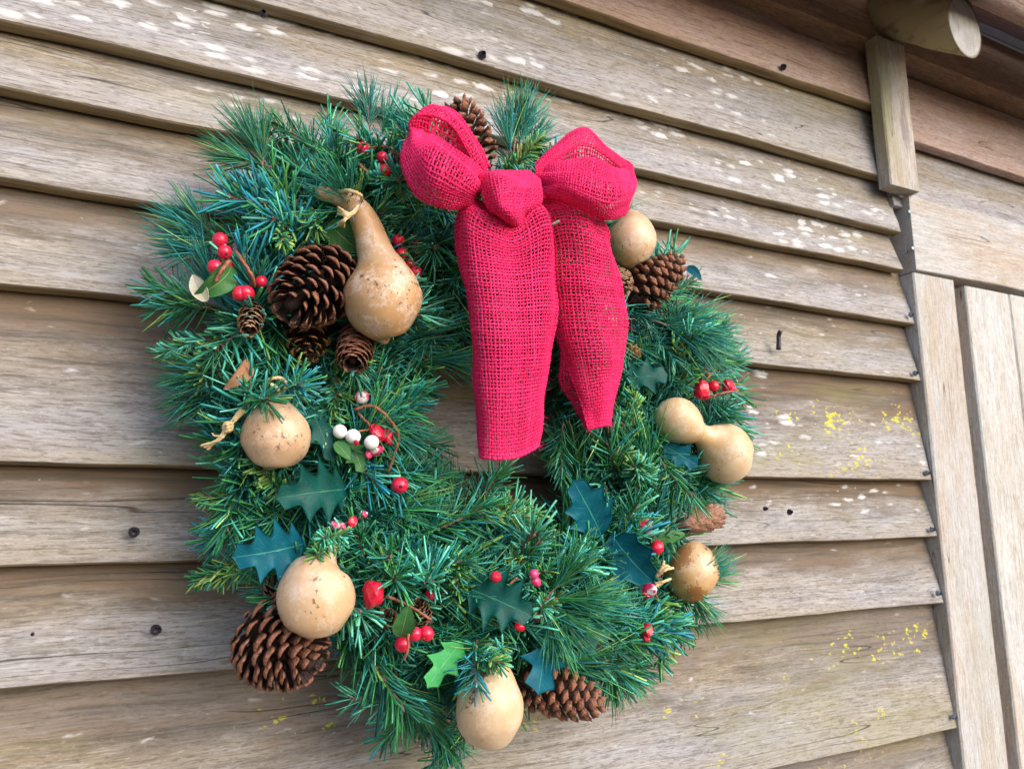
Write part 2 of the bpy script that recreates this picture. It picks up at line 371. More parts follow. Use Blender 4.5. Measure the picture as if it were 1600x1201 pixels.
M['gourd_peel'] = gourd_mat('peeling_gourd_skin', (0.54, 0.34, 0.195), (0.75, 0.62, 0.55), (0.50, 0.28, 0.12), 0.75)
M['gourd_cream'] = gourd_mat('cream_gourd_skin', (0.68, 0.50, 0.32), (0.74, 0.61, 0.46), (0.60, 0.38, 0.18), 0.45)
M['gourd_blot'] = gourd_mat('blotched_cream_gourd', (0.66, 0.48, 0.32), (0.74, 0.61, 0.47), (0.60, 0.40, 0.23), 0.25, 0.9)
M['gourd_stain'] = gourd_mat('brown_stained_gourd', (0.60, 0.40, 0.22), (0.72, 0.58, 0.44), (0.52, 0.27, 0.09), 0.7, 0.85, (0.30, 0.115, 0.025))
M['gourd_honey'] = gourd_mat('honey_gourd_skin', (0.64, 0.45, 0.30), (0.73, 0.60, 0.50), (0.58, 0.36, 0.19), 0.6)

def leaf_mat(name, c1, c2, vein, rough=0.35):
    n = N(name); P = n.obj(); v = n.attr('leafuv', 'Vector')
    sep = n.new('SeparateXYZ'); n.put(sep.inputs[0], v); x, y = sep.outputs[0], sep.outputs[1]
    ax = n.math('ABSOLUTE', x)
    side = n.math('SUBTRACT', n.math('MULTIPLY', y, 9.0), n.math('MULTIPLY', ax, 2.6))
    w = n.math('ABSOLUTE', n.math('SUBTRACT', n.math('FRACT', side), 0.5))
    sv = n.math('MULTIPLY', n.ss(w, 0.055, 0.0), n.ss(n.noise(P, 150, 2), 0.4, 0.55)); mv = n.ss(ax, 0.05, 0.015)
    f = n.noise(P, 70, 4, 0.6); f2 = n.noise(P, 500, 3, 0.6)
    c = n.mix(n.ss(f, 0.35, 0.65), c1, c2)
    c = n.mix(n.math('MULTIPLY', n.ss(f2, 0.62, 0.70), 0.35), c, vein)
    c = n.mix(n.math('MULTIPLY', n.math('MAXIMUM', n.math('MULTIPLY', sv, 0.35), n.math('MULTIPLY', mv, 0.7)), 1.0), c, vein)
    h = n.math('SUBTRACT', n.math('MULTIPLY', f, 0.3), n.math('MAXIMUM', n.math('MULTIPLY', sv, 0.5), mv))
    return n.done(c, rough+.03, 0.13, n.bump(h, 0.45, 0.0012))
M['leaf_dark'] = leaf_mat('dark_green_fabric_leaf', (0.004, 0.052, 0.042), (0.006, 0.078, 0.066), (0.05, 0.20, 0.13))
M['leaf_teal'] = leaf_mat('teal_fabric_leaf', (0.004, 0.085, 0.13), (0.006, 0.11, 0.15), (0.06, 0.30, 0.22))
M['leaf_bright'] = leaf_mat('bright_green_fabric_leaf', (0.04, 0.30, 0.085), (0.07, 0.36, 0.10), (0.22, 0.50, 0.28))
M['leaf_green'] = leaf_mat('mid_green_leaf', (0.035, 0.13, 0.04), (0.06, 0.17, 0.05), (0.28, 0.36, 0.16))
M['leaf_brown'] = leaf_mat('dry_brown_leaf', (0.34, 0.16, 0.085), (0.42, 0.22, 0.13), (0.2, 0.09, 0.05), 0.6)
M['leaf_pale'] = leaf_mat('pale_leaf_back', (0.48, 0.45, 0.34), (0.52, 0.5, 0.40), (0.2, 0.16, 0.1), 0.6)

def burlap_mat():
    n = N('red_burlap'); t = n.attr('tone'); f = n.noise(n.obj(), 900, 2, 0.6)
    c = n.mix(t, (0.76, 0.009, 0.10), (0.95, 0.042, 0.21))
    c = n.mix(n.math('MULTIPLY', n.ss(f, 0.5, 0.75), 0.35), c, (0.95, 0.09, 0.32))
    n.done(c, 0.8, 0.25, n.bump(f, 0.5, 0.0004))
    tr = n.new('BsdfTranslucent'); n.put(tr.inputs[0], c)
    mx = n.new('MixShader'); mx.inputs[0].default_value = 0.22
    n.t.links.new(n.b.outputs[0], mx.inputs[1]); n.t.links.new(tr.outputs[0], mx.inputs[2]); n.t.links.new(mx.outputs[0], n.out.inputs[0])
    return n.m
M['burlap'] = burlap_mat()

# ------------------------------------------------------------------ ground
g = part('ground', [(-400, -400, 0), (400, -400, 0), (400, 400, 0), (-400, 400, 0)], np.array([[0, 1, 2, 3]]), M['ground'], None)
g['kind'] = 'structure'; g['label'] = 'pale dry earth below the shed wall'

# ------------------------------------------------------------------ wall of lapped planks
Z0 = 1.5
LAP, THK = 0.0195, 0.0175
def board(name, parent, o, ax, az, ay, L, Wd, T, mat, seed, tilt=0.0, wob=0.0012, attrs=None, nx=70, expo=None, ends=0.0, lip=0.0):
    """board of length L along ax, width Wd along az, thickness T along -ay; ay is the outward face normal.
    Front face lies at tilt*z inward. Local axes: X length, Y out, Z width."""
    r = np.random.default_rng(seed)
    xs = np.linspace(0, L, nx)
    def wave(k):
        s = np.zeros(nx)
        for f in (1.3, 3.1, 6.7, 13.0): s += np.sin(xs*f*6.28/1.0*r.uniform(.7, 1.3)+r.uniform(0, 6.3))/f**0.7
        return s*k
    be = 0.0022
    prof = [(be*0.4, -be), (be, 0), (Wd*.18, 0), (Wd*.35, 0), (Wd*.55, 0), (Wd*.75, 0), (Wd-be, 0), (Wd, -be), (Wd, -T+be), (Wd-be, -T), (be, -T), (0, -T+be), (0, -T*.55)]
    wb, wf, wt = wave(wob), wave(wob*.5), wave(wob*.8)
    V = np.zeros((nx, len(prof), 3))
    for j, (z, y) in enumerate(prof):
        k = 1-z/Wd
        V[:, j, 0] = xs
        V[:, j, 2] = z+wb*k+wt*(1-k)
        V[:, j, 1] = y-tilt*z/Wd+wf*k
    # broken, uneven ends
    if ends:
        V[0, :, 0] -= r.uniform(0, ends, len(prof)); V[-1, :, 0] += r.uniform(-ends, 0, len(prof))
    V = V.reshape(-1, 3); np_ = len(prof)
    F = [grid_faces(nx, np_, True), np.array([list(range(np_))[::-1], [(nx-1)*np_+k for k in range(np_)]])]
    Rm = np.array([ax, ay, az], float)
    a = {}
    hx = np.repeat(xs/L, np_); hz = np.tile([p[0] for p in prof], nx)/(expo or Wd)
    wx = np.repeat(xs, np_)+o[0]
    dflt = dict(warm=0.7, white=0.0, yellow=0.0, green=0.0, stain=0.0); dflt.update(attrs or {})
    for k, v in dflt.items(): a[k] = v(wx, hz) if callable(v) else np.full(len(V), v)
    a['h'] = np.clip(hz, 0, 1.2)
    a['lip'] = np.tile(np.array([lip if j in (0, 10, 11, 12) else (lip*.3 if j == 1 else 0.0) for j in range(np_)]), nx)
    me = make_mesh(name, V, F, True, a, [mat])
    ob = bpy.data.objects.new(name, me); C.objects.link(ob)
    ob.matrix_local = Matrix(((Rm[0][0], Rm[1][0], Rm[2][0], 0), (Rm[0][1], Rm[1][1], Rm[2][1], 0), (Rm[0][2], Rm[1][2], Rm[2][2], 0), (0, 0, 0, 1)))
    ob.location = Vector(np.asarray(o, float)-(wloc(parent) if parent else 0)); ob.parent = parent
    # flat-looking ends and crisp lips
    me.polygons.foreach_set('use_smooth', np.concatenate([np.ones(len(F[0]), bool), np.zeros(2, bool)]))
    me.set_sharp_from_angle(angle=math.radians(28))
    return ob
X, Y, Z = np.eye(3)
wall = thing('plank_wall', (0.5, 0.03, 0.0), 'weathered grey brown wall of lapped horizontal planks behind the wreath', 'wall')
zb = [-0.2805, -0.118, -0.029, 0.0485, 0.190, 0.2755, 0.3535, 0.4135, 0.4935, 0.6055, 0.712]
gs = lambda x, c, s: np.exp(-((x-c)/s)**2)
PL = {0: dict(yellow=lambda x, h: .65+.4*gs(x, .95, .35), warm=.7, green=.5, white=.35),
      1: dict(yellow=lambda x, h: .25*gs(x, .95, .25), warm=.9, white=.30),
      2: dict(warm=1.0, white=lambda x, h: .25+.35*gs(x, .9, .2), yellow=.0, green=.1),
      3: dict(warm=.95, green=lambda x, h: 1.0-.3*h, yellow=lambda x, h: (.35+1.0*gs(x, .88, .2))*(h < .75), white=lambda x, h: .4+.5*gs(x, .75, .2)),
      4: dict(warm=.85, white=.45, green=.15),
      5: dict(warm=.8, white=lambda x, h: .35+.35*gs(x, .8, .2), green=.2),
      6: dict(warm=.35, white=lambda x, h: .5+.55*gs(x, .85, .25), green=.25),
      7: dict(warm=.3, white=1.0, green=.15),
      8: dict(warm=.3, white=lambda x, h: .95-.5*gs(x, .95, .2), green=.3),
      9: dict(warm=.3, white=.1, stain=.9)}
planks = []
allz = zb[:]
zz = zb[0]
low = []
for e in (0.105, 0.125, 0.09, 0.14, 0.1, 0.115, 0.13, 0.1, 0.12, 0.1):
    zz -= e; low.append(zz)
allz = low[::-1]+zb
nl = len(low)
for i in range(len(allz)-1):
    z, e = allz[i], allz[i+1]-allz[i]
    k = i-nl
    over = 0.022
    wd = e+over if k < 9 else e
    tl = LAP*wd/e
    xe = 1.0448 if k <= 6 else (0.994+0.02 if k >= 8 else 1.02)
    if k == 6: xe = 1.032
    if k == 7: xe = 1.036
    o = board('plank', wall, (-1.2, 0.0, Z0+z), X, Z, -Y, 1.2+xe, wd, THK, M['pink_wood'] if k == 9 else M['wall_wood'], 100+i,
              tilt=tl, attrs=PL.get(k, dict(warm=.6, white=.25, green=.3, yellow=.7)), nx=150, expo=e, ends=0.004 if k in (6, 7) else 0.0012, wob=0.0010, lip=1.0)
    o['pz'] = 0
    planks.append((z, e, o))
# planks to the right of the batten, above the door
for j, (z, e) in enumerate(((0.455, 0.115), (0.570, 0.135))):
    board('plank', wall, (1.030, 0.004, Z0+z), X, Z, -Y, 1.3, e+0.02 if j == 0 else e, THK, M['pink_wood'] if j else M['wall_wood'], 300+j, tilt=0.026, attrs=dict(warm=.2, white=0.0), nx=60, expo=e)
board('sheathing', wall, (-1.2, 0.052, 0.0), X, Z, -Y, 3.6, Z0+0.80, 0.012, M['beam_wood'], 312, attrs=dict(warm=0), nx=8, wob=0)
# upright batten that covers the joint
board('batten', wall, (1.058, -0.0195, Z0+0.473), Z, -X, -Y, 0.236, 0.064, 0.022, M['pale_wood'], 310, attrs=dict(warm=0.1, green=1.0, white=.2, stain=.5), nx=30, wob=0.0006)
# stud behind the lapped ends, seen as a dark strip
board('corner_stud', wall, (1.058, 0.033, 0.0), Z, -X, -Y, 1.99, 0.06, 0.03, M['beam_wood'], 311, attrs=dict(warm=0, stain=.5), nx=30, wob=0.0004)

# ------------------------------------------------------------------ door frame and door
frame = thing('door_frame', (1.1, 0.0, 0.0), 'pale bleached timber frame with lintel round the plank door', 'door frame')
board('jamb', frame, (1.1395, -0.004, 0.0), Z, -X, -Y, Z0+0.352, 0.094, 0.05, M['pale_wood'], 320,
      attrs=dict(warm=0.0, green=lambda x, h: .25+1.0*gs(h, 1.0, .22)*(x < 1.75), white=.1), nx=70, wob=0.0008)
board('lintel', frame, (1.050, -0.006, Z0+0.356), X, Z, -Y, 1.25, 0.117, 0.05, M['pale_wood'], 321, attrs=dict(warm=lambda x, h: .0*x, white=.15), nx=50, wob=0.0012)
board('door_stop', frame, (1.178, 0.028, 0.0), Z, -X, -Y, Z0+0.350, 0.036, 0.02, M['beam_wood'], 322, attrs=dict(warm=0.0, green=.8), nx=30, wob=0.0005)
door = thing('plank_door', (1.4, 0.0, 0.0), 'bleached grey white door of upright planks at the right edge', 'door')
for j in range(4):
    x0 = 1.168+j*0.112
    board('door_plank', door, (x0+0.1105, -0.003-0.0007*j, 0.03), Z, -X, -Y, Z0+0.318, 0.1105, 0.026, M['door_wood'], 330+j,
          attrs=dict(warm=0.0, white=.4, yellow=lambda x, h: .5*(x < 1.3), green=.1), nx=50, wob=0.0006)

# ------------------------------------------------------------------ eave
eave = thing('eave', (0.8, 0.0, Z0+0.8), 'dark brown roof eave above the wall, wall plate and purple brown roof boards', 'roof')
board('wall_plate', eave, (-1.2, -0.006, Z0+0.709), X, Z, -Y, 3.6, 0.096, 0.06, M['beam_wood'], 340, attrs=dict(warm=lambda x, h: (.9*gs(x, .95, .12)+.9*gs(x, 1.22, .16))*(h < .6), stain=.3), nx=120, wob=0.0016)
p_end = at(1508, 42, -0.125); p_wall = np.array([p_end[0], 0.0, p_end[2]+0.125*math.tan(math.radians(40))])
axis = nrm(p_end-p_wall)
rl = 0.037
logt = thing('rafter_log', p_wall, 'round mossy rafter log with a grey sawn end poking out under the roof', 'log')
t = np.linspace(-0.2, np.linalg.norm(p_end-p_wall), 30)
P = p_wall+axis*t[:, None]
rr = rl*(1+0.03*np.sin(t*60)+0.02*np.sin(t*23+1))
V, F = tubes(P[None], rr[None], rr[None]*1.02, None, 28, cap=False)
last = V[-28:]; V[-28:] = last+axis*((p_end[1]-last[:, 1])/axis[1])[:, None]      # plumb sawn end
prev = V[-56:-28]; V[-56:-28] = prev+axis*np.minimum(0, (p_end[1]+0.006-prev[:, 1])/axis[1])[:, None]
part('log_side', V, F, M['log'], logt)
ring = V[-28:]; cc = ring.mean(0); cut_n = np.array([0, -1.0, 0])
k = 28; rows = []
for s, dz in ((0.5, 0.0016), (0.86, 0.0005), (0.995, -0.001)):
    rows.append(cc+(ring-cc)*s+cut_n*dz)
VV = np.concatenate([[cc+cut_n*0.002]]+rows)
tri = np.array([[0, 1+(i+1) % k, 1+i] for i in range(k)])
qd = np.concatenate([grid_faces(3, k, True)+1])
part('log_end', VV, [tri, qd], M['log_end'], logt, attrs={'rad': np.concatenate([[0], np.repeat([.5, .86, .995], k)])})
# sloping roof boards over the rafter; each board runs along the wall
up_n = np.array([0, -axis[2], axis[1]]); up_n = up_n if up_n[2] > 0 else -up_n
sl = -axis
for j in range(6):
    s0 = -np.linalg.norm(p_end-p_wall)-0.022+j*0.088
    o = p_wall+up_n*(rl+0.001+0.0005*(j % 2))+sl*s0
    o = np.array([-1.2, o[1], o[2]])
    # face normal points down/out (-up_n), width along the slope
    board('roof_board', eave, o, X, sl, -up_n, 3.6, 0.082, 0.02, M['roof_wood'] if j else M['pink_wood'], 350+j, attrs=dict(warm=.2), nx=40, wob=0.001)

# ------------------------------------------------------------------ nails
def plank_at(z):
    for zp, e, o in planks:
        if zp <= z-Z0 < zp+e: return zp, e, o
    return planks[-1]
def nail(px, py, r, mat, bent=None, name='nail'):
    p = at(px, py, 0.0); zp, e, o = plank_at(p[2])
    y = LAP*(p[2]-Z0-zp)/e; p = at(px, py, y)
    m = mpp(p)*r
    if bent is None:
        a = np.arange(10)/10*2*np.pi
        prof = [(0.45, 0.004), (0.95, 0.0002), (1.0, -0.0008), (0.85, -0.0016), (0.4, -0.0021)]
        V = np.concatenate([[(p[0]+np.cos(t_)*m*q*(1+.08*math.sin(3*t_+px)), p[1]+yy, p[2]+np.sin(t_)*m*q) for t_ in a] for q, yy in prof])
        V = np.concatenate([V, [p+np.array([0, -0.0022, 0])]])
        F = [grid_faces(5, 10, True), np.array([[40+i, 40+(i+1) % 10, 50] for i in range(10)])]
    else:
        q = at(bent[0], bent[1], y-0.004)
        V, F = polytube([p+np.array([0, 0.003, 0.0005]), p*.8+q*.2, p*.5+q*.5, q], [m, m, m, m*1.15], 14, 8)
    part(name, V, F, mat, o)
    # parent is rotated only by the board frame (identity for wall planks: local X,Y,Z = X,-Y,Z) -> fix the frame
    ob = o.children[-1]
    ob.matrix_parent_inverse = Matrix.Identity(4)
    return ob
def fix_children():
    for zp, e, o in planks:
        Rm = o.matrix_local.to_3x3().inverted()
        for ch in o.children:
            ch.matrix_local = (Rm.to_4x4() @ Matrix.Translation(Vector((0, 0, 0)))) @ ch.matrix_local
for px, py, r in ((208, 831, 8.5), (241, 980, 8.5), (403, 45, 6.5), (752, 88, 7), (1221, 107, 5.5), (1216, 800, 5), (1176, 795, 3.5), (53, 986, 3)):
    nail(px, py, r, M['iron'])
nail(1200, 523, 3.4, M['iron'], bent=(1207, 549))
for px, py in ((1401, 399), (1418, 493), (1425, 584), (1445, 739), (1450, 827), (1458, 926), (1485, 1118)):
    nail(px, py, 4.6, M['zinc'])
fix_children()
for px, py in ((1422, 331), (1427, 388), (1557, 434)):
    p = at(px, py, -0.0065); V, F = sphere(p, mpp(p)*4.0, 10, 6, 0.4, (0, -1, 0)); part('nail', V, F, M['zinc'], [c for c in frame.children if c.name.startswith('lintel')][0])
for px, py in ((1466, 473), (1440, 515), (1491, 520), (1452, 641), (1501, 1107), (1516, 757)):
    p = at(px, py, -0.0045); V, F = sphere(p, mpp(p)*3.4, 10, 6, 0.4, (0, -1, 0)); part('nail', V, F, M['zinc'], [c for c in frame.children if c.name.startswith('jamb')][0])
for c0 in frame.children:
    Rm = c0.matrix_local.to_3x3().inverted()
    for ch in c0.children: ch.matrix_local = Rm.to_4x4() @ ch.matrix_local

# ------------------------------------------------------------------ decorations: builders
EXCL = []                                    # discs (px, py, r_px, y) that foliage must not cover
def keep(px, py, r, y): EXCL.append((px, py, r, y))

def gourd(pts, mat, label, blotpx=None, stem=None, keep_k=0.86):
    """pts: (px, py, y, radius in photo px) from the blossom end up to the neck"""
    P = np.array([at(a, b, y) for a, b, y, r in pts]); R = np.array([r*mpp(p) for p, (a, b, y, r) in zip(P, pts)])
    t = np.linspace(0, len(P)-1, 8*(len(P)-1)+1)
    Q = crv(P, t); RR = np.maximum(crv(R[:, None], t)[:, 0], 0.0002)
    sides = 40
    V, F = tubes(Q[None], RR[None], RR[None], None, sides)
    V = V.reshape(len(t), sides, 3)
    c = Q[:, None]; d = V-c
    ang = np.arange(sides)/sides*2*np.pi; ph = rng.uniform(0, 6, 6)
    bumpf = 1+0.012*np.sin(3*ang[None]+ph[0]+t[:, None]*.7)+0.010*np.sin(2*ang[None]+ph[1]-t[:, None])+0.006*np.sin(5*ang[None]+ph[2]+t[:, None]*1.9)
    V = (c+d*bumpf[..., None]).reshape(-1, 3)
    big = int(np.argmax(R))
    o = thing('gourd', P[big], label, 'gourd', 'dried gourds tied on the wreath')
    at_ = {}
    if blotpx:
        bv = np.zeros(len(V))
        for bx, by, br in blotpx:
            uv = np.array([proj(v) for v in V]); bv = np.maximum(bv, np.clip(1-np.hypot(uv[:, 0]-bx, uv[:, 1]-by)/br, 0, 1)*1.1)
        at_['blot'] = bv
    part('body', V, F, mat, o, attrs=at_)
    if stem:
        S = [at(*q) for q in stem[0]]; V, F = polytube(S, [mpp(S[0])*r for r in stem[1]], 12, 10, 0.0002); part('stem', V, F, M['twig'] if len(stem) < 3 else M[stem[2]], o)
    for (a, b, y, r) in pts:
        if r > 6: keep(a, b, r*keep_k, y-r*0.4*0.0005)
    return o

def scale_mesh(style):
    if style == 'open':
        sec = [(0, .16, .05, -.05), (.35, .26, .05, -.06), (.65, .40, .05, -.08), (.84, .46, .07, -.10), (.95, .40, .11, -.12), (1.02, .24, .08, -.12)]
        curl, cup, endx, endz = 0.20, 0.22, 1.03, -0.02
    elif style == 'thin':
        sec = [(0, .2, .03, -.03), (.4, .36, .03, -.03), (.7, .48, .03, -.03), (.9, .42, .03, -.03), (1.0, .22, .02, -.02)]
        curl, cup, endx, endz = 0.10, 0.30, 1.03, 0.0
    else:
        sec = [(0, .15, .08, -.08), (.45, .28, .10, -.10), (.78, .43, .17, -.17), (.90, .45, .22, -.22), (.98, .28, .15, -.14), (1.05, .10, .06, -.05)]
        curl, cup, endx, endz = 0.05, 0.0, 1.11, 0.02
    k = 12 if style == 'plate' else 10; V, tip = [], []
    for x, wv, zt, zbm in sec:
        for i in range(k):
            a = i/k*2*math.pi; c, s = math.cos(a), math.sin(a)
            y = wv*c; z = (zt if s > 0 else -zbm)*s
            if style == 'plate':
                y = wv*(abs(c)**1.7)*(1 if c > 0 else -1); z = (zt if s > 0 else zbm)*abs(s)**1.7
            z += curl*x*x+cup*(y/0.46)**2*x
            V.append((x, y, z)); 
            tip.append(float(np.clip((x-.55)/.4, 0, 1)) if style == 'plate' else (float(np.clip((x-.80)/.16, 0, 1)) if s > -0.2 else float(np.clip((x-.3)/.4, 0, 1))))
    V.append((endx, 0, endz+curl)); tip.append(1.0)
    nS = len(sec)
    F = [grid_faces(nS, k, True), np.array([[(nS-1)*k+i, (nS-1)*k+(i+1) % k, nS*k] for i in range(k)])]
    return np.array(V, float), F, np.array(tip)
_scales = {}
def get_scale(style, mat):
    key = (style, mat)
    if key not in _scales:
        V, F, tp = scale_mesh(style)
        _scales[key] = make_mesh('scale', V, F, True, {'tip': tp}, [M[mat]])
        if style == 'plate': _scales[key].set_sharp_from_angle(angle=math.radians(38))
    return _scales[key]

def cone(base, tip, rpx, n, style, mat, label, beta=(5, 62), slen=0.78, width=1.0, prof=None, keep_r=0.95, thick=1.0, seed=0, group='pine cones on the wreath', core=0.32):
    b, tp = at(*base), at(*tip); A = nrm(tp-b); Ln = np.linalg.norm(tp-b)
    R = rpx*mpp((b+tp)/2); r = np.random.default_rng(900+seed)
    o = thing('pine_cone', (b+tp)/2, label, 'pine cone', group)
    prof = prof or [(0, .70), (.12, .92), (.3, 1.0), (.55, .90), (.8, .62), (1, .28)]
    pf = lambda s: np.interp(s, [q[0] for q in prof], [q[1] for q in prof])
    e1 = nrm(np.cross(A, [0.3, 0.2, 1.0])); e2 = np.cross(A, e1)
    t = np.linspace(0, 1, 10)
    V, F = tubes((b+A*(t*Ln)[:, None])[None], (R*core*pf(t))[None], (R*core*pf(t))[None], None, 12); part('core', V, F, M['core'], o)
    me = get_scale(style, mat); base_loc = np.array(o.location)
    for i in range(n):
        s = (i+0.5)/n; s2 = s**0.92; ang = i*2.399963+r.normal(0, .05)
        rad = e1*math.cos(ang)+e2*math.sin(ang)
        be = math.radians(beta[0]+(beta[1]-beta[0])*s**1.2+r.normal(0, 4))
        x = nrm(rad*math.cos(be)+A*math.sin(be)); y = np.cross(A, rad); z = np.cross(x, y)
        if z @ A < 0: y, z = -y, -z
        rr = R*pf(s2)
        ln = max(rr*slen/max(math.cos(be), .45), R*.24)*r.uniform(.94, 1.06)
        root = b+A*(s2*Ln*0.97)+rad*(rr-ln*math.cos(be))*0.92-A*ln*math.sin(be)*0.55
        wd = 2*math.pi*rr/6.6*width*r.uniform(.93, 1.07); wd = max(wd, R*.22)
        Mx = Matrix(((x[0]*ln, y[0]*wd, z[0]*wd*thick, 0), (x[1]*ln, y[1]*wd, z[1]*wd*thick, 0), (x[2]*ln, y[2]*wd, z[2]*wd*thick, 0), (0, 0, 0, 1)))
        ob = bpy.data.objects.new('scale', me); C.objects.link(ob); ob.parent = o
        Mx.translation = Vector(root-base_loc); ob.matrix_local = Mx
    for f in (.1, .35, .6, .85):
        q = b+A*Ln*f; u_, v_ = proj(q); keep(u_, v_, rpx*float(pf(f))*keep_r, q[1]-R*.2)
    return o

def leaf_geo(base, tip, wpx, roll=0.0, cup=0.15, bend=0.12, spines=4, spike=0.55, serr=0, camber=0.0):
    b, t = at(*base), at(*tip); A = t-b; L = np.linalg.norm(A); A = A/L
    vdir = nrm(CAM-(b+t)/2); S = nrm(np.cross(A, vdir)); Nn = np.cross(S, A)
    cr, sr = math.cos(roll), math.sin(roll); S, Nn = S*cr+Nn*sr, Nn*cr-S*sr
    nr, nc = 16*max(spines, 2)+1, 13
    v = np.linspace(0, 1, nr); u = np.linspace(-1, 1, nc)
    env = np.sin(np.pi*np.clip(v*0.97+0.03, 0, 1)**0.85)**0.75
    if spines:
        ph = np.clip(v*spines, 0, spines-1e-6) % 1.0
        saw = np.where(ph < .62, (ph/.62)**1.9, ((1-ph)/.38)**1.4)          # spike leans to the tip
        wv = env*(1-spike+spike*saw)
        fwd = env*saw*0.05
    else:
        wv = env.copy(); fwd = np.zeros_like(v)
        if serr: wv = env*(1-.10+.10*(v*serr % 1.0))
    wv[-1] = 0.004; wv[0] = 0.04
    W = wpx*1.22*mpp((b+t)/2)/2
    Lp = v[:, None]*L+(np.abs(u)[None]**1.5)*fwd[:, None]*L
    side = u[None]*wv[:, None]*W
    hgt = cup*W*(np.abs(u)[None]**1.6)*wv[:, None]-bend*L*(2*v[:, None]-1)**2*0.5+camber*L*v[:, None]*(1-v[:, None])
    hgt = hgt+0.05*W*np.sin(v[:, None]*spines*6.28+1.0)*u[None]**2 if spines else hgt
    G = b+A*Lp[..., None]+S*side[..., None]+Nn*hgt[..., None]
    th = 0.0005
    V = np.concatenate([(G+Nn*th).reshape(-1, 3), (G-Nn*th).reshape(-1, 3)]); n0 = nr*nc
    f = grid_faces(nr, nc); F = [f, f[:, ::-1]+n0]
    # rim
    loop = [i for i in range(nc)]+[r*nc+nc-1 for r in range(1, nr)]+[(nr-1)*nc+c for c in range(nc-2, -1, -1)]+[r*nc for r in range(nr-2, 0, -1)]
    rim = np.array([[loop[i], loop[(i+1) % len(loop)], loop[(i+1) % len(loop)]+n0, loop[i]+n0] for i in range(len(loop))])
    uv = np.stack([np.broadcast_to(u[None], (nr, nc)), np.broadcast_to(v[:, None], (nr, nc)), np.zeros((nr, nc))], -1).reshape(-1, 3)
    return V, [np.concatenate(F+[rim])], {'leafuv': np.concatenate([uv, uv])}
def holly(base, tip, wpx, mat, label, group='holly leaves on the wreath', kp=True, name='holly_leaf', cat='leaf', **kw):
    V, F, a = leaf_geo(base, tip, wpx, **kw)
    o = part(name, V, F, M[mat], None, origin=at(*base), attrs=a)
    tag(o, label, cat, group)
    b, t = np.array(base, float), np.array(tip, float)
    if kp:
        for s in (.2, .5, .8):
            q = b*(1-s)+t*s; keep(q[0], q[1], wpx*.36, q[2])
    return o

def berry(o, px, py, y, r, mat='berry', face=None, crinkle=0.0, kp=True, cal=True):
    p = at(px, py, y); R = r*mpp(p)
    d = nrm(np.array(face if face is not None else rng.normal(0, 1, 3))); 
    V, F = sphere(p, R, 16, 12, 1.04, d)
    if crinkle:
        q = V-p; k = rng.normal(0, 1, (9, 3)); k = nrm(k)
        m = np.max((q/R) @ k.T, axis=1)                  # facets
        V = p+q*(1-crinkle*(m-.75))[:, None]
    b = part('berry', V, F, M[mat], o, origin=p)
    if crinkle > .5: b.data.polygons.foreach_set('use_smooth', np.zeros(len(b.data.polygons), bool))
    if cal:
        V, F = sphere(p+d*R*0.98, R*.22, 8, 6, 0.6, d); part('calyx', V, F, M['calyx'], b)
    if kp: keep(px, py, r*1.0, y)
    return b
def twig(o, pts, r, mat='twig', name='twig'):
    P = [at(*q) for q in pts]; V, F = polytube(P, [r*mpp(P[0])*k for k in np.linspace(1.1, .8, len(P))], 8*len(P), 7, 0.00015)
    return part(name, V, F, M[mat], o)
def sprig_thing(px, py, y, label): return thing('berry_sprig', at(px, py, y), label, 'berry sprig', 'berry sprigs on the wreath')
def small_leaf(o, base, tip, wpx, mat='leaf_green', **kw):
    V, F, a = leaf_geo(base, tip, wpx, **dict(dict(spines=0, serr=9, cup=.25), **kw)); return part('leaf', V, F, M[mat], o, attrs=a)

# ------------------------------------------------------------------ gourds
gourd([(606, 527, -.128, 3), (605, 525, -.128, 24), (603, 512, -.130, 42), (600, 492, -.132, 56), (598, 467, -.133, 61.5), (597, 444, -.133, 57), (594, 421, -.132, 42), (589, 402, -.131, 30.5),
       (582, 380, -.130, 26), (573, 354, -.128, 23), (560, 330, -.126, 20), (543, 316, -.124, 16.5), (524, 307, -.122, 13), (508, 303, -.120, 11), (497, 302, -.119, 9.5), (494, 302, -.119, 3)],
      M['gourd_peel'], 'large bottle gourd with a long curved neck beside the big purple cone', keep_k=0.92)
gourd([(427, 730, -.112, 3), (427, 728, -.112, 22), (428, 718, -.113, 38), (430, 700, -.114, 50), (431, 680, -.115, 53), (432, 660, -.115, 47), (433, 643, -.114, 33), (434, 631, -.112, 18), (434, 622, -.110, 8), (434, 616, -.108, 5)],
      M['gourd_tan'], 'round tan gourd with a straw tie above the teal holly leaves at the left', stem=([(434, 610, -.108), (433, 600, -.106), (438, 590, -.103)], [5, 3.5, 3]))
gourd([(496, 990, -.130, 3), (495, 988, -.130, 24), (495, 977, -.131, 42), (494, 958, -.132, 55), (494, 934, -.132, 59.5), (495, 912, -.131, 56), (497, 894, -.129, 46), (502, 880, -.127, 30), (508, 866, -.125, 18), (512, 846, -.123, 12), (508, 836, -.121, 9)],
      M['gourd_honey'], 'honey coloured round gourd lying on the big open cone at lower left')
gourd([(766, 1162, -.128, 3), (766, 1160, -.128, 22), (766, 1150, -.129, 37), (765, 1130, -.130, 50), (765, 1106, -.131, 53.5), (765, 1084, -.130, 50), (766, 1064, -.128, 41), (767, 1048, -.126, 33), (768, 1036, -.124, 24), (769, 1029, -.122, 12)],
      M['gourd_blot'], 'cream egg shaped gourd with a dark brown blotch at the bottom of the wreath', blotpx=[(738, 1060, 17), (750, 1054, 17), (760, 1052, 10), (742, 1080, 8), (736, 1092, 9), (730, 1102, 7), (728, 1108, 5)])
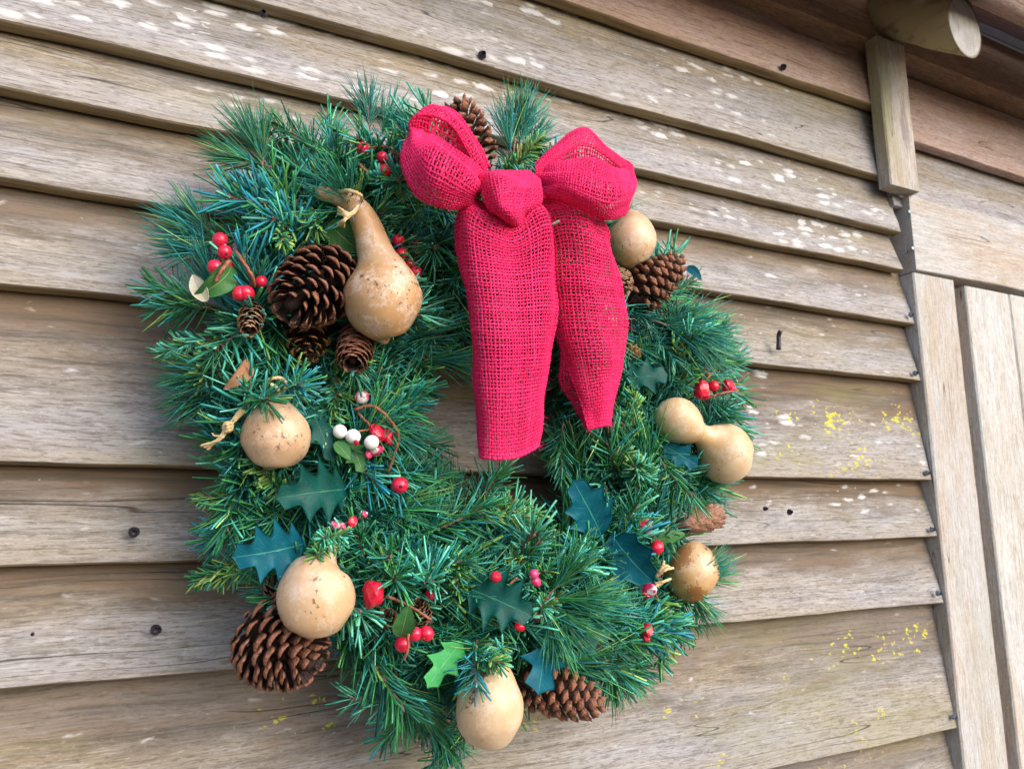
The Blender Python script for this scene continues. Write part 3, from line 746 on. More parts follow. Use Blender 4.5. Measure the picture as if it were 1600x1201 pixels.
gourd([(993, 414, -.100, 3), (992, 412, -.100, 17), (990, 404, -.101, 29), (987, 390, -.102, 38), (984, 373, -.102, 40.5), (981, 358, -.102, 36), (976, 346, -.101, 26), (970, 338, -.100, 14)],
      M['gourd_honey'], 'small pale round gourd half hidden under the right loop of the bow')
gourd([(1149, 744, -.086, 3), (1147, 742, -.086, 20), (1143, 734, -.087, 34), (1136, 720, -.088, 43), (1130, 704, -.089, 44.5), (1120, 695, -.090, 39), (1110, 688, -.091, 28), (1102, 683, -.092, 20), (1094, 678, -.093, 17), (1086, 673, -.094, 20), (1077, 668, -.095, 28), (1063, 659, -.096, 35), (1052, 652, -.096, 33.5), (1041, 646, -.096, 27), (1033, 642, -.096, 16), (1029, 640, -.096, 4)],
      M['gourd_cream'], 'cream double lobed gourd shaped like a peanut at the right side')
gourd([(1085, 932, -.082, 3), (1085, 930, -.082, 18), (1083, 922, -.083, 30), (1081, 906, -.084, 40), (1080, 888, -.084, 42), (1078, 870, -.084, 36), (1075, 857, -.083, 25), (1072, 849, -.082, 12)],
      M['gourd_stain'], 'brown stained round gourd crossed by pine needles at lower right', blotpx=[(1060, 865, 42), (1090, 930, 36), (1050, 880, 26)], keep_k=.45)

# ------------------------------------------------------------------ pine cones
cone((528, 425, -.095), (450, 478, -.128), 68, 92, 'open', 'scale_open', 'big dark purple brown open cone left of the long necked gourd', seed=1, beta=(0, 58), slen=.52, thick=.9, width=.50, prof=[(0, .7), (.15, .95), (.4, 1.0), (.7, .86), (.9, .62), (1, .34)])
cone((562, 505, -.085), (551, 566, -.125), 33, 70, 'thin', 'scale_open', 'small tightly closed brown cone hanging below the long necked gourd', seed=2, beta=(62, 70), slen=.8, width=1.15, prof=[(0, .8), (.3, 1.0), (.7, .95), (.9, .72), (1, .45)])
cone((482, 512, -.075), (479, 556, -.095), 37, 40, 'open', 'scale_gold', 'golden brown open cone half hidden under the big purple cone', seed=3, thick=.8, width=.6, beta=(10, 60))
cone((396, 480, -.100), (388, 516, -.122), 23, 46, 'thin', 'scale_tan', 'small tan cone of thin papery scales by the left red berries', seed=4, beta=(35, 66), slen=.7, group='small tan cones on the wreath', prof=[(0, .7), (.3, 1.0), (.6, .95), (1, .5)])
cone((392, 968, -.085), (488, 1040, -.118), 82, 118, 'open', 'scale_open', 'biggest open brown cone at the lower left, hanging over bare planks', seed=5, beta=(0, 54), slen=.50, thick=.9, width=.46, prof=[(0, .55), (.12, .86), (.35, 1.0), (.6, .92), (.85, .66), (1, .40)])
cone((748, 265, -.085), (714, 158, -.088), 41, 74, 'plate', 'scale_plate', 'upright brown cone behind the left loop of the bow', seed=6, beta=(5, 58), slen=.66, width=.56, thick=.9, prof=[(0, .8), (.25, 1.0), (.6, .92), (.85, .7), (1, .42)])
cone((982, 470, -.085), (1062, 408, -.092), 40, 92, 'plate', 'scale_plate', 'reddish brown cone pointing right beneath the small pale gourd', seed=7, beta=(16, 62), slen=.58, width=.56, thick=1.0, prof=[(0, .85), (.2, 1.0), (.5, .92), (.8, .68), (1, .36)])
cone((806, 1056, -.095), (936, 1103, -.105), 43, 100, 'plate', 'scale_plate', 'plated reddish cone under a teal leaf at the bottom, right of the cream gourd', seed=8, beta=(16, 62), slen=.58, width=.56, thick=1.0, prof=[(0, .8), (.2, 1.0), (.5, .97), (.8, .76), (1, .40)])
cone((1068, 820, -.070), (1122, 803, -.078), 25, 60, 'thin', 'scale_pink', 'small closed pinkish brown cone above the brown stained gourd', seed=9, beta=(58, 70), slen=.8, width=.8, keep_r=1.35, prof=[(0, .7), (.3, 1.0), (.7, .95), (1, .5)])
cone((645, 412, -.090), (648, 374, -.105), 18, 40, 'thin', 'scale_tan', 'small tan cone next to the berries right of the long necked gourd', seed=10, beta=(40, 68), group='small tan cones on the wreath', prof=[(0, .7), (.4, 1.0), (1, .5)])
cone((608, 972, -.100), (602, 957, -.124), 18, 34, 'thin', 'scale_tan', 'small rosette cone left of the serrated leaf at the lower centre', seed=11, beta=(15, 62), slen=.75, group='small tan cones on the wreath')
cone((664, 978, -.098), (656, 940, -.116), 18, 40, 'thin', 'scale_tan', 'small tan cone above the two shiny red berries at the lower centre', seed=12, beta=(40, 66), group='small tan cones on the wreath', prof=[(0, .7), (.4, 1.0), (1, .5)])
cone((974, 545, -.085), (1000, 553, -.096), 15, 24, 'thin', 'scale_gold', 'small split golden cone tucked right of the bow tails', seed=13, beta=(20, 60), width=1.3, group='small tan cones on the wreath')
cone((915, 1000, -.095), (950, 978, -.105), 22, 40, 'plate', 'scale_open', 'dark cone deep in the needles above the plated reddish cone', seed=14, beta=(20, 62), keep_r=.3)
cone((420, 925, -.090), (440, 905, -.105), 20, 30, 'open', 'scale_open', 'dark cone peeking out beneath the big teal holly leaf', seed=15, beta=(5, 58), keep_r=.3)
cone((964, 430, -.090), (974, 456, -.110), 22, 40, 'plate', 'scale_tan', 'small grey brown cone beside the right bow tail and pale gourd', seed=16, beta=(20, 62), keep_r=.5)

# ------------------------------------------------------------------ holly leaves
holly((486, 636, -.105), (522, 722, -.118), 46, 'leaf_dark', 'dark holly leaf standing on end right of the round tan gourd', roll=.35, spines=3)
holly((548, 762, -.112), (436, 776, -.130), 92, 'leaf_dark', 'large dark green holly leaf under the white berries', roll=-.1, spines=4, cup=.3, bend=.25)
holly((480, 850, -.124), (366, 872, -.132), 92, 'leaf_teal', 'large teal blue holly leaf above the honey coloured gourd', roll=.2, spines=4, cup=.16, bend=.25)
holly((730, 916, -.118), (834, 962, -.146), 92, 'leaf_dark', 'large folded dark teal holly leaf at the lower centre', roll=.15, spines=4, cup=.22, bend=.2)
holly((942, 836, -.108), (898, 752, -.128), 74, 'leaf_teal', 'teal holly leaf with pale veins below the right bow tail', roll=-.2, spines=4, spike=.35)
holly((954, 836, -.108), (1020, 912, -.126), 70, 'leaf_teal', 'teal holly leaf with a smooth edge left of the stained gourd', roll=-.3, spines=3, spike=.26, cup=.3, bend=.2)
holly((852, 1008, -.124), (842, 1084, -.146), 66, 'leaf_teal', 'small pointed teal leaf hanging over the plated reddish cone', roll=.1, spines=2, spike=.6)
holly((722, 1000, -.118), (668, 1072, -.135), 52, 'leaf_bright', 'bright light green holly leaf left of the cream blotched gourd', roll=-.2, spines=3)
holly((976, 592, -.095), (1046, 584, -.110), 56, 'leaf_dark', 'dark holly leaf with teal tips beside the right bow tail', roll=.3, spines=3)
holly((1036, 694, -.085), (1092, 728, -.100), 44, 'leaf_teal', 'teal holly leaf tucked under the peanut shaped gourd', roll=.1, spines=3)
holly((512, 348, -.110), (562, 394, -.116), 42, 'leaf_green', 'green serrated leaf behind the neck of the bottle gourd', roll=-.2, spines=0, serr=9, cup=.2)
holly((1018, 846, -.090), (1072, 832, -.096), 22, 'leaf_green', 'narrow dark green leaf just above the brown stained gourd', roll=.4, spines=0, serr=8)
holly((1072, 416, -.065), (1096, 436, -.080), 12, 'leaf_teal', 'tiny curled teal leaf at the tip of the right reddish cone', roll=.4, spines=0, camber=.5)
holly((960, 978, -.112), (890, 1000, -.120), 50, 'leaf_dark', 'dark holly leaf in shade above the small pointed teal leaf', roll=.3, spines=3)
holly((548, 690, -.108), (568, 738, -.118), 38, 'leaf_green', 'green holly leaf just below the white berries', roll=.3, spines=3)
holly((668, 378, -.092), (704, 372, -.104), 26, 'leaf_green', 'glossy small green leaf left of the long bow tail', roll=.2, spines=2, group=None, kp=False)
holly((398, 560, -.108), (360, 606, -.118), 22, 'leaf_brown', 'dry brown curled leaf above the round tan gourd', roll=.4, spines=0, bend=.5, camber=.2, group=None, name='dry_leaf')

# ------------------------------------------------------------------ berry sprigs
o = sprig_thing(592, 250, -.115, 'sprig of red berries with a pale twig at the top, left of the bow')
berry(o, 566, 232, -.112, 10.5, face=(-.4, -.6, -.6)); berry(o, 597.5, 246, -.117, 9.5); berry(o, 600.5, 267.5, -.120, 11, face=(.1, -.2, -1)); berry(o, 607, 288, -.108, 9, kp=False)
twig(o, [(578, 231, -.110), (604, 229, -.116), (622, 240, -.118), (635, 256, -.112)], 1.8); twig(o, [(560, 255, -.108), (580, 276, -.114), (600, 302, -.108)], 2.4)
small_leaf(o, (618, 262, -.112), (630, 312, -.128), 32, roll=.2, bend=.3); small_leaf(o, (628, 258, -.106), (606, 282, -.112), 26, roll=-.2)
o = sprig_thing(632, 400, -.115, 'line of four red berries right of the big bottle gourd')
for a in ((622, 376, 10), (627, 396.5, 9.5), (640, 412, 8), (649, 425, 10.5)): berry(o, a[0], a[1], -.118, a[2])
twig(o, [(612, 366, -.100), (632, 394, -.105), (646, 418, -.105)], 2, 'dark_twig')
o = sprig_thing(360, 410, -.110, 'red berry sprig with a curled green leaf at the upper left edge')
berry(o, 344, 375.5, -.112, 12); berry(o, 351, 393.5, -.118, 11.5, face=(.1, -.8, -.5)); berry(o, 336, 417.5, -.116, 12, face=(.7, -.3, -.5)); berry(o, 356, 413, -.108, 10); berry(o, 374, 459, -.116, 12, crinkle=.3); berry(o, 385, 458, -.117, 12.5, crinkle=.3, face=(.5, -.6, -.6)); berry(o, 408, 440, -.108, 9.5)
twig(o, [(366, 383, -.110), (372, 398, -.118), (392, 428, -.120), (398, 448, -.110)], 3.2); twig(o, [(358, 408, -.124), (345, 424, -.128), (337, 440, -.126)], 3.4)
small_leaf(o, (374, 410, -.116), (312, 466, -.122), 34, roll=.35, bend=.5, serr=0, camber=.2)
small_leaf(o, (322, 470, -.118), (300, 428, -.112), 21, 'leaf_pale', roll=.3, serr=0, camber=.2)
o = sprig_thing(575, 690, -.118, 'three bare white berries with torn red skin under an arching twig')
berry(o, 531, 674, -.118, 11, 'berry_white', cal=False); berry(o, 551.5, 682, -.121, 12, 'berry_white', cal=False); berry(o, 580.5, 691, -.126, 11.5, 'berry_white', cal=False)
berry(o, 592, 680, -.118, 13, crinkle=.9, cal=False); berry(o, 605, 682, -.114, 12, crinkle=.9, cal=False); berry(o, 586, 704, -.118, 10, 'berry_peel', crinkle=.9, cal=False); berry(o, 576, 712, -.116, 6, 'berry_peel', crinkle=.9, cal=False); berry(o, 557, 692, -.127, 4.5, crinkle=.9, cal=False); berry(o, 565, 620, -.116, 11, 'berry_peel')
twig(o, [(553, 640, -.112), (580, 634, -.120), (604, 650, -.124), (622, 678, -.122), (618, 705, -.118), (606, 738, -.112)], 2.6); twig(o, [(560, 645, -.112), (578, 668, -.116), (560, 674, -.118)], 1.8)
twig(o, [(600, 655, -.116), (602, 684, -.128)], 1.0, 'dark_twig')
small_leaf(o, (524, 690, -.120), (548, 718, -.126), 20, roll=.5, serr=0)
o = sprig_thing(624, 757, -.120, 'lone red berry on a twig below the arching twig'); berry(o, 624.5, 757.5, -.122, 13.5, face=(-.2, -.9, -.2)); twig(o, [(610, 740, -.112), (600, 770, -.100)], 1.6, 'dark_twig')
o = sprig_thing(630, 965, -.122, 'large faceted red berry and three shiny ones round a serrated leaf at lower centre')
berry(o, 582.5, 930, -.128, 20, crinkle=1.0, cal=False); berry(o, 629, 1006, -.122, 12.5); berry(o, 648, 990, -.126, 11.5, cal=False); berry(o, 666, 989.5, -.128, 12, cal=False)
twig(o, [(600, 930, -.124), (632, 942, -.124), (674, 968, -.122)], 2.6); twig(o, [(638, 990, -.134), (637, 1016, -.134), (631, 1030, -.132)], 2.2); twig(o, [(664, 978, -.124), (676, 962, -.120)], 1.4, 'dark_twig')
small_leaf(o, (626, 997, -.126), (638, 947, -.140), 30, roll=-.15, bend=.2)
o = sprig_thing(1115, 600, -.085, 'cluster of four red berries at the right edge above the peanut gourd')
berry(o, 1100, 578, -.085, 9.5, 'berry_dark'); berry(o, 1096, 613, -.090, 12.5, crinkle=.9, cal=False); berry(o, 1115, 603, -.092, 8.5, face=(.1, -.1, -1)); berry(o, 1137.5, 604.5, -.088, 11, crinkle=.6, face=(.2, -.4, -.9))
twig(o, [(1088, 612, -.080), (1104, 592, -.092), (1118, 578, -.086)], 2); twig(o, [(1100, 624, -.085), (1130, 614, -.094), (1154, 610, -.090)], 2)
o = sprig_thing(1015, 838, -.105, 'torn red berries beside the smooth edged teal leaf at right')
berry(o, 1003, 818, -.110, 11, crinkle=.9, cal=False); berry(o, 1014, 832, -.106, 7, crinkle=.8, cal=False); berry(o, 1026, 856, -.108, 11, crinkle=.3, cal=False, face=(.5, -.5, 0)); twig(o, [(1000, 806, -.100), (1022, 838, -.098)], 2)
o = sprig_thing(1018, 925, -.110, 'torn pink red berry below the smooth edged teal leaf')
berry(o, 1018, 921, -.112, 11, 'berry_peel', crinkle=1.0, cal=False); berry(o, 1010, 928, -.108, 8, crinkle=.9, cal=False); twig(o, [(1024, 916, -.108), (1046, 904, -.112)], 2, 'raffia')
o = sprig_thing(1013, 988, -.105, 'crumpled red berry among needles at the lower right edge')
berry(o, 1012, 985, -.106, 10, crinkle=1.0, cal=False); berry(o, 1010, 996, -.104, 8, crinkle=.9, cal=False); twig(o, [(1006, 970, -.098), (1014, 1000, -.096)], 2)
o = sprig_thing(774, 901, -.135, 'hollow red berry resting on the folded dark teal leaf')
berry(o, 774.5, 901, -.138, 9, face=(0, -.9, .3)); twig(o, [(774, 904, -.128), (790, 912, -.120)], 1.4)
o = sprig_thing(835, 905, -.128, 'long red and white peeling berry above the needle burst at lower right of centre')
berry(o, 834, 897, -.132, 8, 'berry_peel', cal=False); berry(o, 837, 908, -.130, 8, 'berry_peel', crinkle=.5, cal=False); twig(o, [(808, 902, -.120), (797, 912, -.124)], 1.8)
o = sprig_thing(842, 960, -.118, 'red berries deep in the needles right of the folded leaf')
berry(o, 840, 962, -.120, 9, 'berry_dark', kp=False); berry(o, 812, 978, -.118, 8, crinkle=.5, kp=False, cal=False); twig(o, [(836, 950, -.110), (818, 984, -.110)], 2)
o = sprig_thing(875, 522, -.085, 'dark red berries in the gap between the bow tails')
berry(o, 875, 528, -.090, 9, 'berry_dark'); berry(o, 872, 518, -.088, 8, 'berry_dark'); twig(o, [(870, 500, -.080), (878, 540, -.080)], 1.6, 'dark_twig')
o = sprig_thing(540, 815, -.124, 'scraps of pink torn berry skin on the yellow green twig tip')
berry(o, 521, 819, -.128, 6, 'berry_peel', crinkle=1.0, cal=False); berry(o, 534, 822, -.128, 6.5, 'berry_peel', crinkle=1.0, cal=False); berry(o, 553, 814, -.124, 7, crinkle=1.0, cal=False); berry(o, 569, 804, -.122, 6, 'berry_peel', crinkle=1.0, cal=False); twig(o, [(520, 824, -.116), (566, 808, -.114)], 1.6)
o = sprig_thing(675, 912, -.112, 'two dull red berries deep in the needles at lower centre')
berry(o, 674, 907, -.114, 8, 'berry_dark', kp=False); berry(o, 672, 930, -.112, 8.5, 'berry_dark', crinkle=.6, kp=False, cal=False); twig(o, [(668, 900, -.104), (674, 936, -.104)], 2)

# ------------------------------------------------------------------ raffia ties
o = thing('raffia_tie', at(540, 338, -.14), 'straw raffia knot round the neck of the bottle gourd', 'raffia tie', 'straw ties on the gourds')
for k in range(3):
    twig(o, [(560, 322+k*2, -.138), (548, 334+k, -.146), (537, 330+k*3, -.146), (528, 324+k*5, -.135)], 2.6, 'raffia', 'strand')
for k in range(3): twig(o, [(546, 338, -.146), (538, 343+k, -.148), (527+k*5, 351+k*2, -.140)], 2.2, 'raffia', 'strand')
V, F = sphere(at(541, 337, -.147), .0032, 12, 8, .8, (1, 0, .3)); part('knot', V, F, M['raffia'], o)
twig(o, [(528, 300, -.128), (545, 298, -.142), (562, 304, -.142), (566, 312, -.136)], 3.2, 'raffia', 'strand')
o = thing('raffia_tie', at(400, 630, -.12), 'straw raffia loop and knotted tail left of the round tan gourd', 'raffia tie', 'straw ties on the gourds')
twig(o, [(412, 606, -.112), (424, 592, -.124), (442, 592, -.126), (447, 604, -.126), (438, 616, -.120)], 2.8, 'raffia', 'loop')
twig(o, [(423, 600, -.124), (434, 608, -.126), (434, 620, -.122)], 2.8, 'raffia', 'loop')
for k in range(3): twig(o, [(376+k*3, 640+k, -.110), (362+k*2, 658, -.120), (355, 668, -.124)], 2.6, 'raffia', 'strand')
for k in range(3): twig(o, [(356, 666, -.124), (344, 686-k*2, -.122), (314+k*5, 698+k*3-2, -.112)], 2.8, 'raffia', 'strand')
twig(o, [(352, 680, -.122), (336, 681, -.120), (332, 677, -.120)], 1.6, 'raffia', 'strand')
for yy in (663, 668, 673):
    twig(o, [(350, yy+4, -.121), (355, yy, -.129), (362, yy-2, -.127)], 2.4, 'raffia', 'strand')
V, F = sphere(at(356, 667, -.123), .0042, 12, 8, 1.1, (.3, 0, 1)); part('knot', V, F, M['raffia'], o)
o = thing('raffia_tie', at(1040, 890, -.11), 'frayed straw ends left of the brown stained gourd', 'raffia tie', 'straw ties on the gourds')
for q in ([(1026, 900, -.108), (1034, 886, -.114), (1038, 876, -.116)], [(1026, 900, -.108), (1040, 890, -.116), (1052, 887, -.114)], [(1024, 912, -.106), (1038, 908, -.112), (1048, 904, -.112)], [(1030, 892, -.110), (1040, 884, -.114), (1046, 886, -.114)]):
    twig(o, q, 2.6, 'raffia', 'strand')

# ------------------------------------------------------------------ burlap bow
bow = thing('bow', at(795, 305, -.15), 'big crimson pink burlap bow with two long tails on the top of the wreath', 'bow')
def weave(name, ctrl, spacing=0.0028, hem=(False, False), seed=0, fuzz=260, pleat=0.0, gather=0.0, crease=0.0011, lat=0.29):
    """ctrl rows (along the ribbon) x columns (across): (px, py, y)"""
    r = np.random.default_rng(seed)
    G = np.array([[at(*c) for c in row] for row in ctrl])
    D = crv(G, np.linspace(0, G.shape[0]-1, 161))
    D = np.swapaxes(crv(np.swapaxes(D, 0, 1), np.linspace(0, G.shape[1]-1, 81)), 0, 1)
    # re-space by mean arc length
    def respace(D, ax):
        s = np.linalg.norm(np.diff(D, axis=ax), axis=-1).mean(1-ax); s = np.concatenate([[0], np.cumsum(s)])
        n = D.shape[ax]; t = np.interp(np.linspace(0, s[-1], n), s, np.arange(n))
        i = np.clip(t.astype(int), 0, n-2); f = (t-i)
        A = np.moveaxis(D, ax, 0); A = A[i]*(1-f)[:, None, None]+A[i+1]*f[:, None, None]
        return np.moveaxis(A, 0, ax), s[-1]
    D, Lv = respace(D, 0); D, Lu = respace(D, 1)
    Nn = nrm(np.cross(np.gradient(D, axis=0), np.gradient(D, axis=1)))
    if (Nn[80, 40] @ (CAM-D[80, 40])) < 0: Nn = -Nn
    nr, nc = D.shape[:2]
    vv, uu = np.meshgrid(np.linspace(0, 1, nr), np.linspace(0, 1, nc), indexing='ij')
    dsp = crease*(np.sin(5.1*vv*Lv/.1+3*uu+r.uniform(0, 6))+.7*np.sin(8.3*uu-4*vv*Lv/.1+r.uniform(0, 6))+.5*np.sin(13*vv*Lv/.1-6*uu+r.uniform(0, 6)))*.6
    dsp = dsp+pleat*np.exp(-vv/.2)*np.sin(2*np.pi*2.6*uu+.6+vv*3)*np.minimum(1, vv/.05)
    if gather: dsp = dsp+gather*(np.exp(-vv/.09)+np.exp(-(1-vv)/.09)+.25)*np.sin(2*np.pi*2.2*uu+2.5*vv)
    D = D+Nn*dsp[..., None]; N2 = nrm(np.cross(np.gradient(D, axis=0), np.gradient(D, axis=1)))
    Nn = N2*np.sign((N2*Nn).sum(-1, keepdims=True))
    def samp(A, u, v):
        x = np.clip(u*(nc-1), 0, nc-1.001); y = np.clip(v*(nr-1), 0, nr-1.001); i = x.astype(int); j = y.astype(int); fx = (x-i)[..., None]; fy = (y-j)[..., None]
        return (A[j, i]*(1-fx)+A[j, i+1]*fx)*(1-fy)+(A[j+1, i]*(1-fx)+A[j+1, i+1]*fx)*fy
    nu, nv = max(6, int(Lu/spacing)), max(6, int(Lv/spacing))
    amp = spacing*0.17
    parts, tones = [], []
    def wig(K, Mm, a):
        t = np.linspace(0, 1, Mm)[None]; s = np.zeros((K, Mm))
        for f in (2, 5, 11): s = s+np.sin(t*f*6.28*r.uniform(.8, 1.2, (K, 1))+r.uniform(0, 6.3, (K, 1)))/f**.5
        return s*a
    Mw = 2*nv+1
    k = np.arange(nu); us = (k+.5)/nu
    jj = np.arange(Mw); vs = jj/(Mw-1)
    sgn = np.where(jj % 2 == 1, np.where(((jj//2)[None]+k[:, None]) % 2 == 0, 1.0, -1.0), 0.0)
    U = us[:, None]+wig(nu, Mw, .10/nu)+r.normal(0, .04/nu, (nu, Mw)); Vv = np.broadcast_to(vs[None], U.shape)
    Pp = samp(D, np.clip(U, 0, 1), Vv); Nm = samp(Nn, np.clip(U, 0, 1), Vv)
    th = r.uniform(.8, 1.2, (nu, 1))*(1+.10*r.normal(0, 1, (nu, Mw)))
    hemu = np.where((k < 2) | (k > nu-3), 1.25, 1.0)[:, None]
    V1, F1 = tubes(Pp+Nm*(sgn*amp)[..., None], spacing*.17*th, spacing*lat*th*hemu, Nm, 6)
    parts.append((V1, F1)); tones.append(np.repeat(r.uniform(.0, .85, nu), Mw*6))
    Mf = 2*nu+1
    j = np.arange(nv); vj = (j+.5)/nv; ii = np.arange(Mf); ui = ii/(Mf-1)
    sg2 = np.where(ii % 2 == 1, np.where(((ii//2)[None]+j[:, None]) % 2 == 0, -1.0, 1.0), 0.0)
    V_ = vj[:, None]+wig(nv, Mf, .10/nv)+r.normal(0, .04/nv, (nv, Mf)); U_ = np.broadcast_to(ui[None], V_.shape)
    Pp = samp(D, U_, np.clip(V_, 0, 1)); Nm = samp(Nn, U_, np.clip(V_, 0, 1))
    th = r.uniform(.8, 1.25, (nv, 1))*(1+.10*r.normal(0, 1, (nv, Mf)))
    hv = np.where((hem[1] & (j > nv-4)) | (hem[0] & (j < 3)), 1.7, 1.0)[:, None]
    V2, F2 = tubes(Pp+Nm*(sg2*amp)[..., None], spacing*.17*th, spacing*lat*th*hv, Nm, 6)
    parts.append((V2, F2)); tones.append(np.repeat(r.uniform(.25, 1.0, nv), Mf*6))
    # loose fibres
    u0, v0 = r.uniform(0, 1, fuzz), r.uniform(0, 1, fuzz)
    e = r.random(fuzz) < .45; u0 = np.where(e, np.where(r.random(fuzz) < .5, 0.005, .995), u0)
    if hem[1]: m_ = r.random(fuzz) < .2; v0 = np.where(m_, .998, v0)
    p0 = samp(D, u0, v0); n0 = samp(Nn, u0, v0)
    dr = nrm(r.normal(0, 1, (fuzz, 3))+n0*.6); d2 = r.normal(0, 1, (fuzz, 3)); ln = r.uniform(.0015, .0055, (fuzz, 1))
    tt = np.linspace(0, 1, 5)[None, :, None]
    Q = p0[:, None]+dr[:, None]*ln[:, None]*tt+d2[:, None]*ln[:, None]*.35*tt**2
    V3, F3 = tubes(Q, .00007, .00007, None, 3, False)
    parts.append((V3, F3)); tones.append(np.full(len(V3), .9))
    V, F = join(parts)
    return part(name, V, F, M['burlap'], bow, attrs={'tone': np.concatenate(tones)})
LOOP_L = [[(740, 332, -.150), (750, 314, -.156), (756, 298, -.154), (756, 276, -.146)],
          [(718, 330, -.172), (730, 305, -.188), (739, 284, -.186), (746, 264, -.162)],
          [(686, 323, -.182), (698, 290, -.200), (710, 260, -.196), (722, 240, -.160)],
          [(652, 305, -.178), (664, 270, -.196), (676, 238, -.192), (690, 214, -.156)],
          [(631, 250, -.164), (642, 232, -.176), (653, 217, -.172), (668, 208, -.150)],
          [(634, 222, -.148), (638, 204, -.152), (648, 196, -.152), (664, 202, -.148)],
          [(650, 236, -.132), (648, 190, -.156), (664, 172, -.160), (690, 163, -.140)],
          [(684, 300, -.124), (694, 212, -.156), (706, 188, -.166), (722, 182, -.140)],
          [(724, 312, -.126), (728, 250, -.156), (736, 234, -.162), (743, 224, -.140)],
          [(750, 310, -.138), (752, 284, -.150), (756, 274, -.152), (760, 264, -.142)]]
LOOP_R = [[(838, 304, -.150), (838, 292, -.156), (840, 280, -.154), (842, 262, -.146)],
          [(866, 309, -.172), (870, 290, -.188), (873, 272, -.184), (876, 256, -.158)],
          [(905, 329, -.182), (908, 304, -.200), (911, 276, -.196), (914, 250, -.156)],
          [(950, 345, -.178), (953, 320, -.196), (955, 290, -.192), (954, 262, -.156)],
          [(977, 328, -.162), (988, 308, -.172), (990, 286, -.168), (982, 262, -.150)],
          [(976, 306, -.144), (985, 290, -.146), (989, 272, -.148), (982, 252, -.146)],
          [(948, 320, -.128), (950, 262, -.150), (956, 242, -.156), (954, 230, -.140)],
          [(908, 318, -.122), (912, 246, -.154), (916, 214, -.158), (917, 198, -.136)],
          [(868, 304, -.124), (868, 258, -.152), (870, 238, -.154), (874, 224, -.136)],
          [(838, 296, -.138), (838, 282, -.150), (838, 270, -.150), (838, 260, -.142)]]
KNOT = [[(757, 276, -.150), (778, 268, -.158), (812, 270, -.158), (840, 274, -.150)],
        [(750, 288, -.176), (776, 280, -.192), (814, 282, -.190), (846, 286, -.174)],
        [(752, 312, -.184), (780, 306, -.204), (808, 303, -.196), (845, 309, -.182)],
        [(764, 336, -.184), (784, 334, -.200), (808, 336, -.200), (834, 326, -.178)],
        [(776, 347, -.162), (790, 354, -.170), (806, 350, -.170), (820, 338, -.160)]]
TAIL1 = [[(760, 318, -.150), (768, 322, -.160), (785, 334, -.166), (802, 334, -.166), (818, 324, -.160), (830, 316, -.150)],
         [(727, 330, -.152), (738, 321, -.176), (768, 346, -.182), (802, 352, -.180), (838, 328, -.182), (862, 334, -.160)],
         [(717, 362, -.144), (725, 354, -.176), (762, 372, -.184), (805, 380, -.180), (850, 356, -.180), (870, 366, -.156)],
         [(722, 420, -.140), (730, 416, -.172), (768, 420, -.184), (812, 422, -.178), (852, 416, -.176), (871, 420, -.152)],
         [(733, 500, -.138), (740, 498, -.168), (775, 500, -.182), (815, 500, -.177), (852, 498, -.172), (868, 500, -.150)],
         [(743, 600, -.136), (749, 600, -.164), (780, 602, -.176), (815, 600, -.173), (844, 596, -.167), (857, 594, -.148)],
         [(747, 668, -.136), (753, 672, -.160), (781, 676, -.171), (814, 672, -.168), (838, 660, -.162), (848, 654, -.146)],
         [(748, 711, -.136), (754, 716, -.157), (781, 719, -.166), (810, 716, -.163), (832, 704, -.158), (839, 697, -.144)]]
TAIL2 = [[(812, 318, -.148), (828, 312, -.154), (848, 306, -.154), (866, 300, -.148)],
         [(826, 340, -.150), (868, 322, -.170), (908, 328, -.172), (946, 344, -.146)],
         [(842, 380, -.142), (880, 362, -.168), (924, 370, -.174), (961, 388, -.142)],
         [(848, 432, -.140), (886, 424, -.164), (932, 428, -.172), (972, 438, -.140)],
         [(858, 500, -.138), (892, 496, -.160), (940, 498, -.168), (977, 500, -.138)],
         [(881, 560, -.140), (904, 558, -.155), (945, 556, -.162), (976, 556, -.138)],
         [(903, 616, -.142), (917, 618, -.149), (945, 612, -.153), (967, 612, -.139)],
         [(919, 673, -.142), (929, 670, -.146), (941, 668, -.147), (953, 663, -.138)]]
FOLD = [[(892, 480, -.128), (884, 490, -.124), (874, 500, -.120)],
        [(896, 545, -.128), (886, 555, -.124), (876, 566, -.118)],
        [(908, 590, -.130), (892, 594, -.124), (873, 598, -.116)],
        [(922, 630, -.132), (908, 632, -.126), (894, 632, -.118)],
        [(926, 668, -.134), (920, 670, -.130), (915, 672, -.126)]]
weave('loop', LOOP_L, seed=1, lat=.31, spacing=.0027, crease=.0022, gather=.0032); weave('loop', LOOP_R, seed=2, lat=.31, spacing=.0027, crease=.0022, gather=.0032)
weave('knot', KNOT, seed=3, fuzz=120, lat=.28, spacing=.0027, crease=.0030)
weave('knot_lining', [[(a+(795-a)*.12, b+(305-b)*.12, y+.010) for a, b, y in row] for row in KNOT], seed=7, fuzz=0, lat=.33, spacing=.0024)
weave('tail', TAIL1, seed=4, hem=(False, True), fuzz=420, pleat=.005, crease=.0018); tl2 = weave('tail', TAIL2, seed=5, hem=(False, True), fuzz=360, pleat=.0045, crease=.0022)
weave('tail_fold', FOLD, seed=6, hem=(False, False), fuzz=120)
for G_, rr_ in ((LOOP_L, 24), (LOOP_R, 22), (KNOT, 26)):
    for row in G_[1:-1]:
        for c in row: keep(c[0], c[1], rr_, c[2])
for py in range(340, 720, 24): keep(793+(py-340)*.01, py, 72-(py-340)*.05, -.150); 
for py in range(330, 670, 24): keep(912+(py-330)*.06, py, 50-(py-330)*.09, -.145)
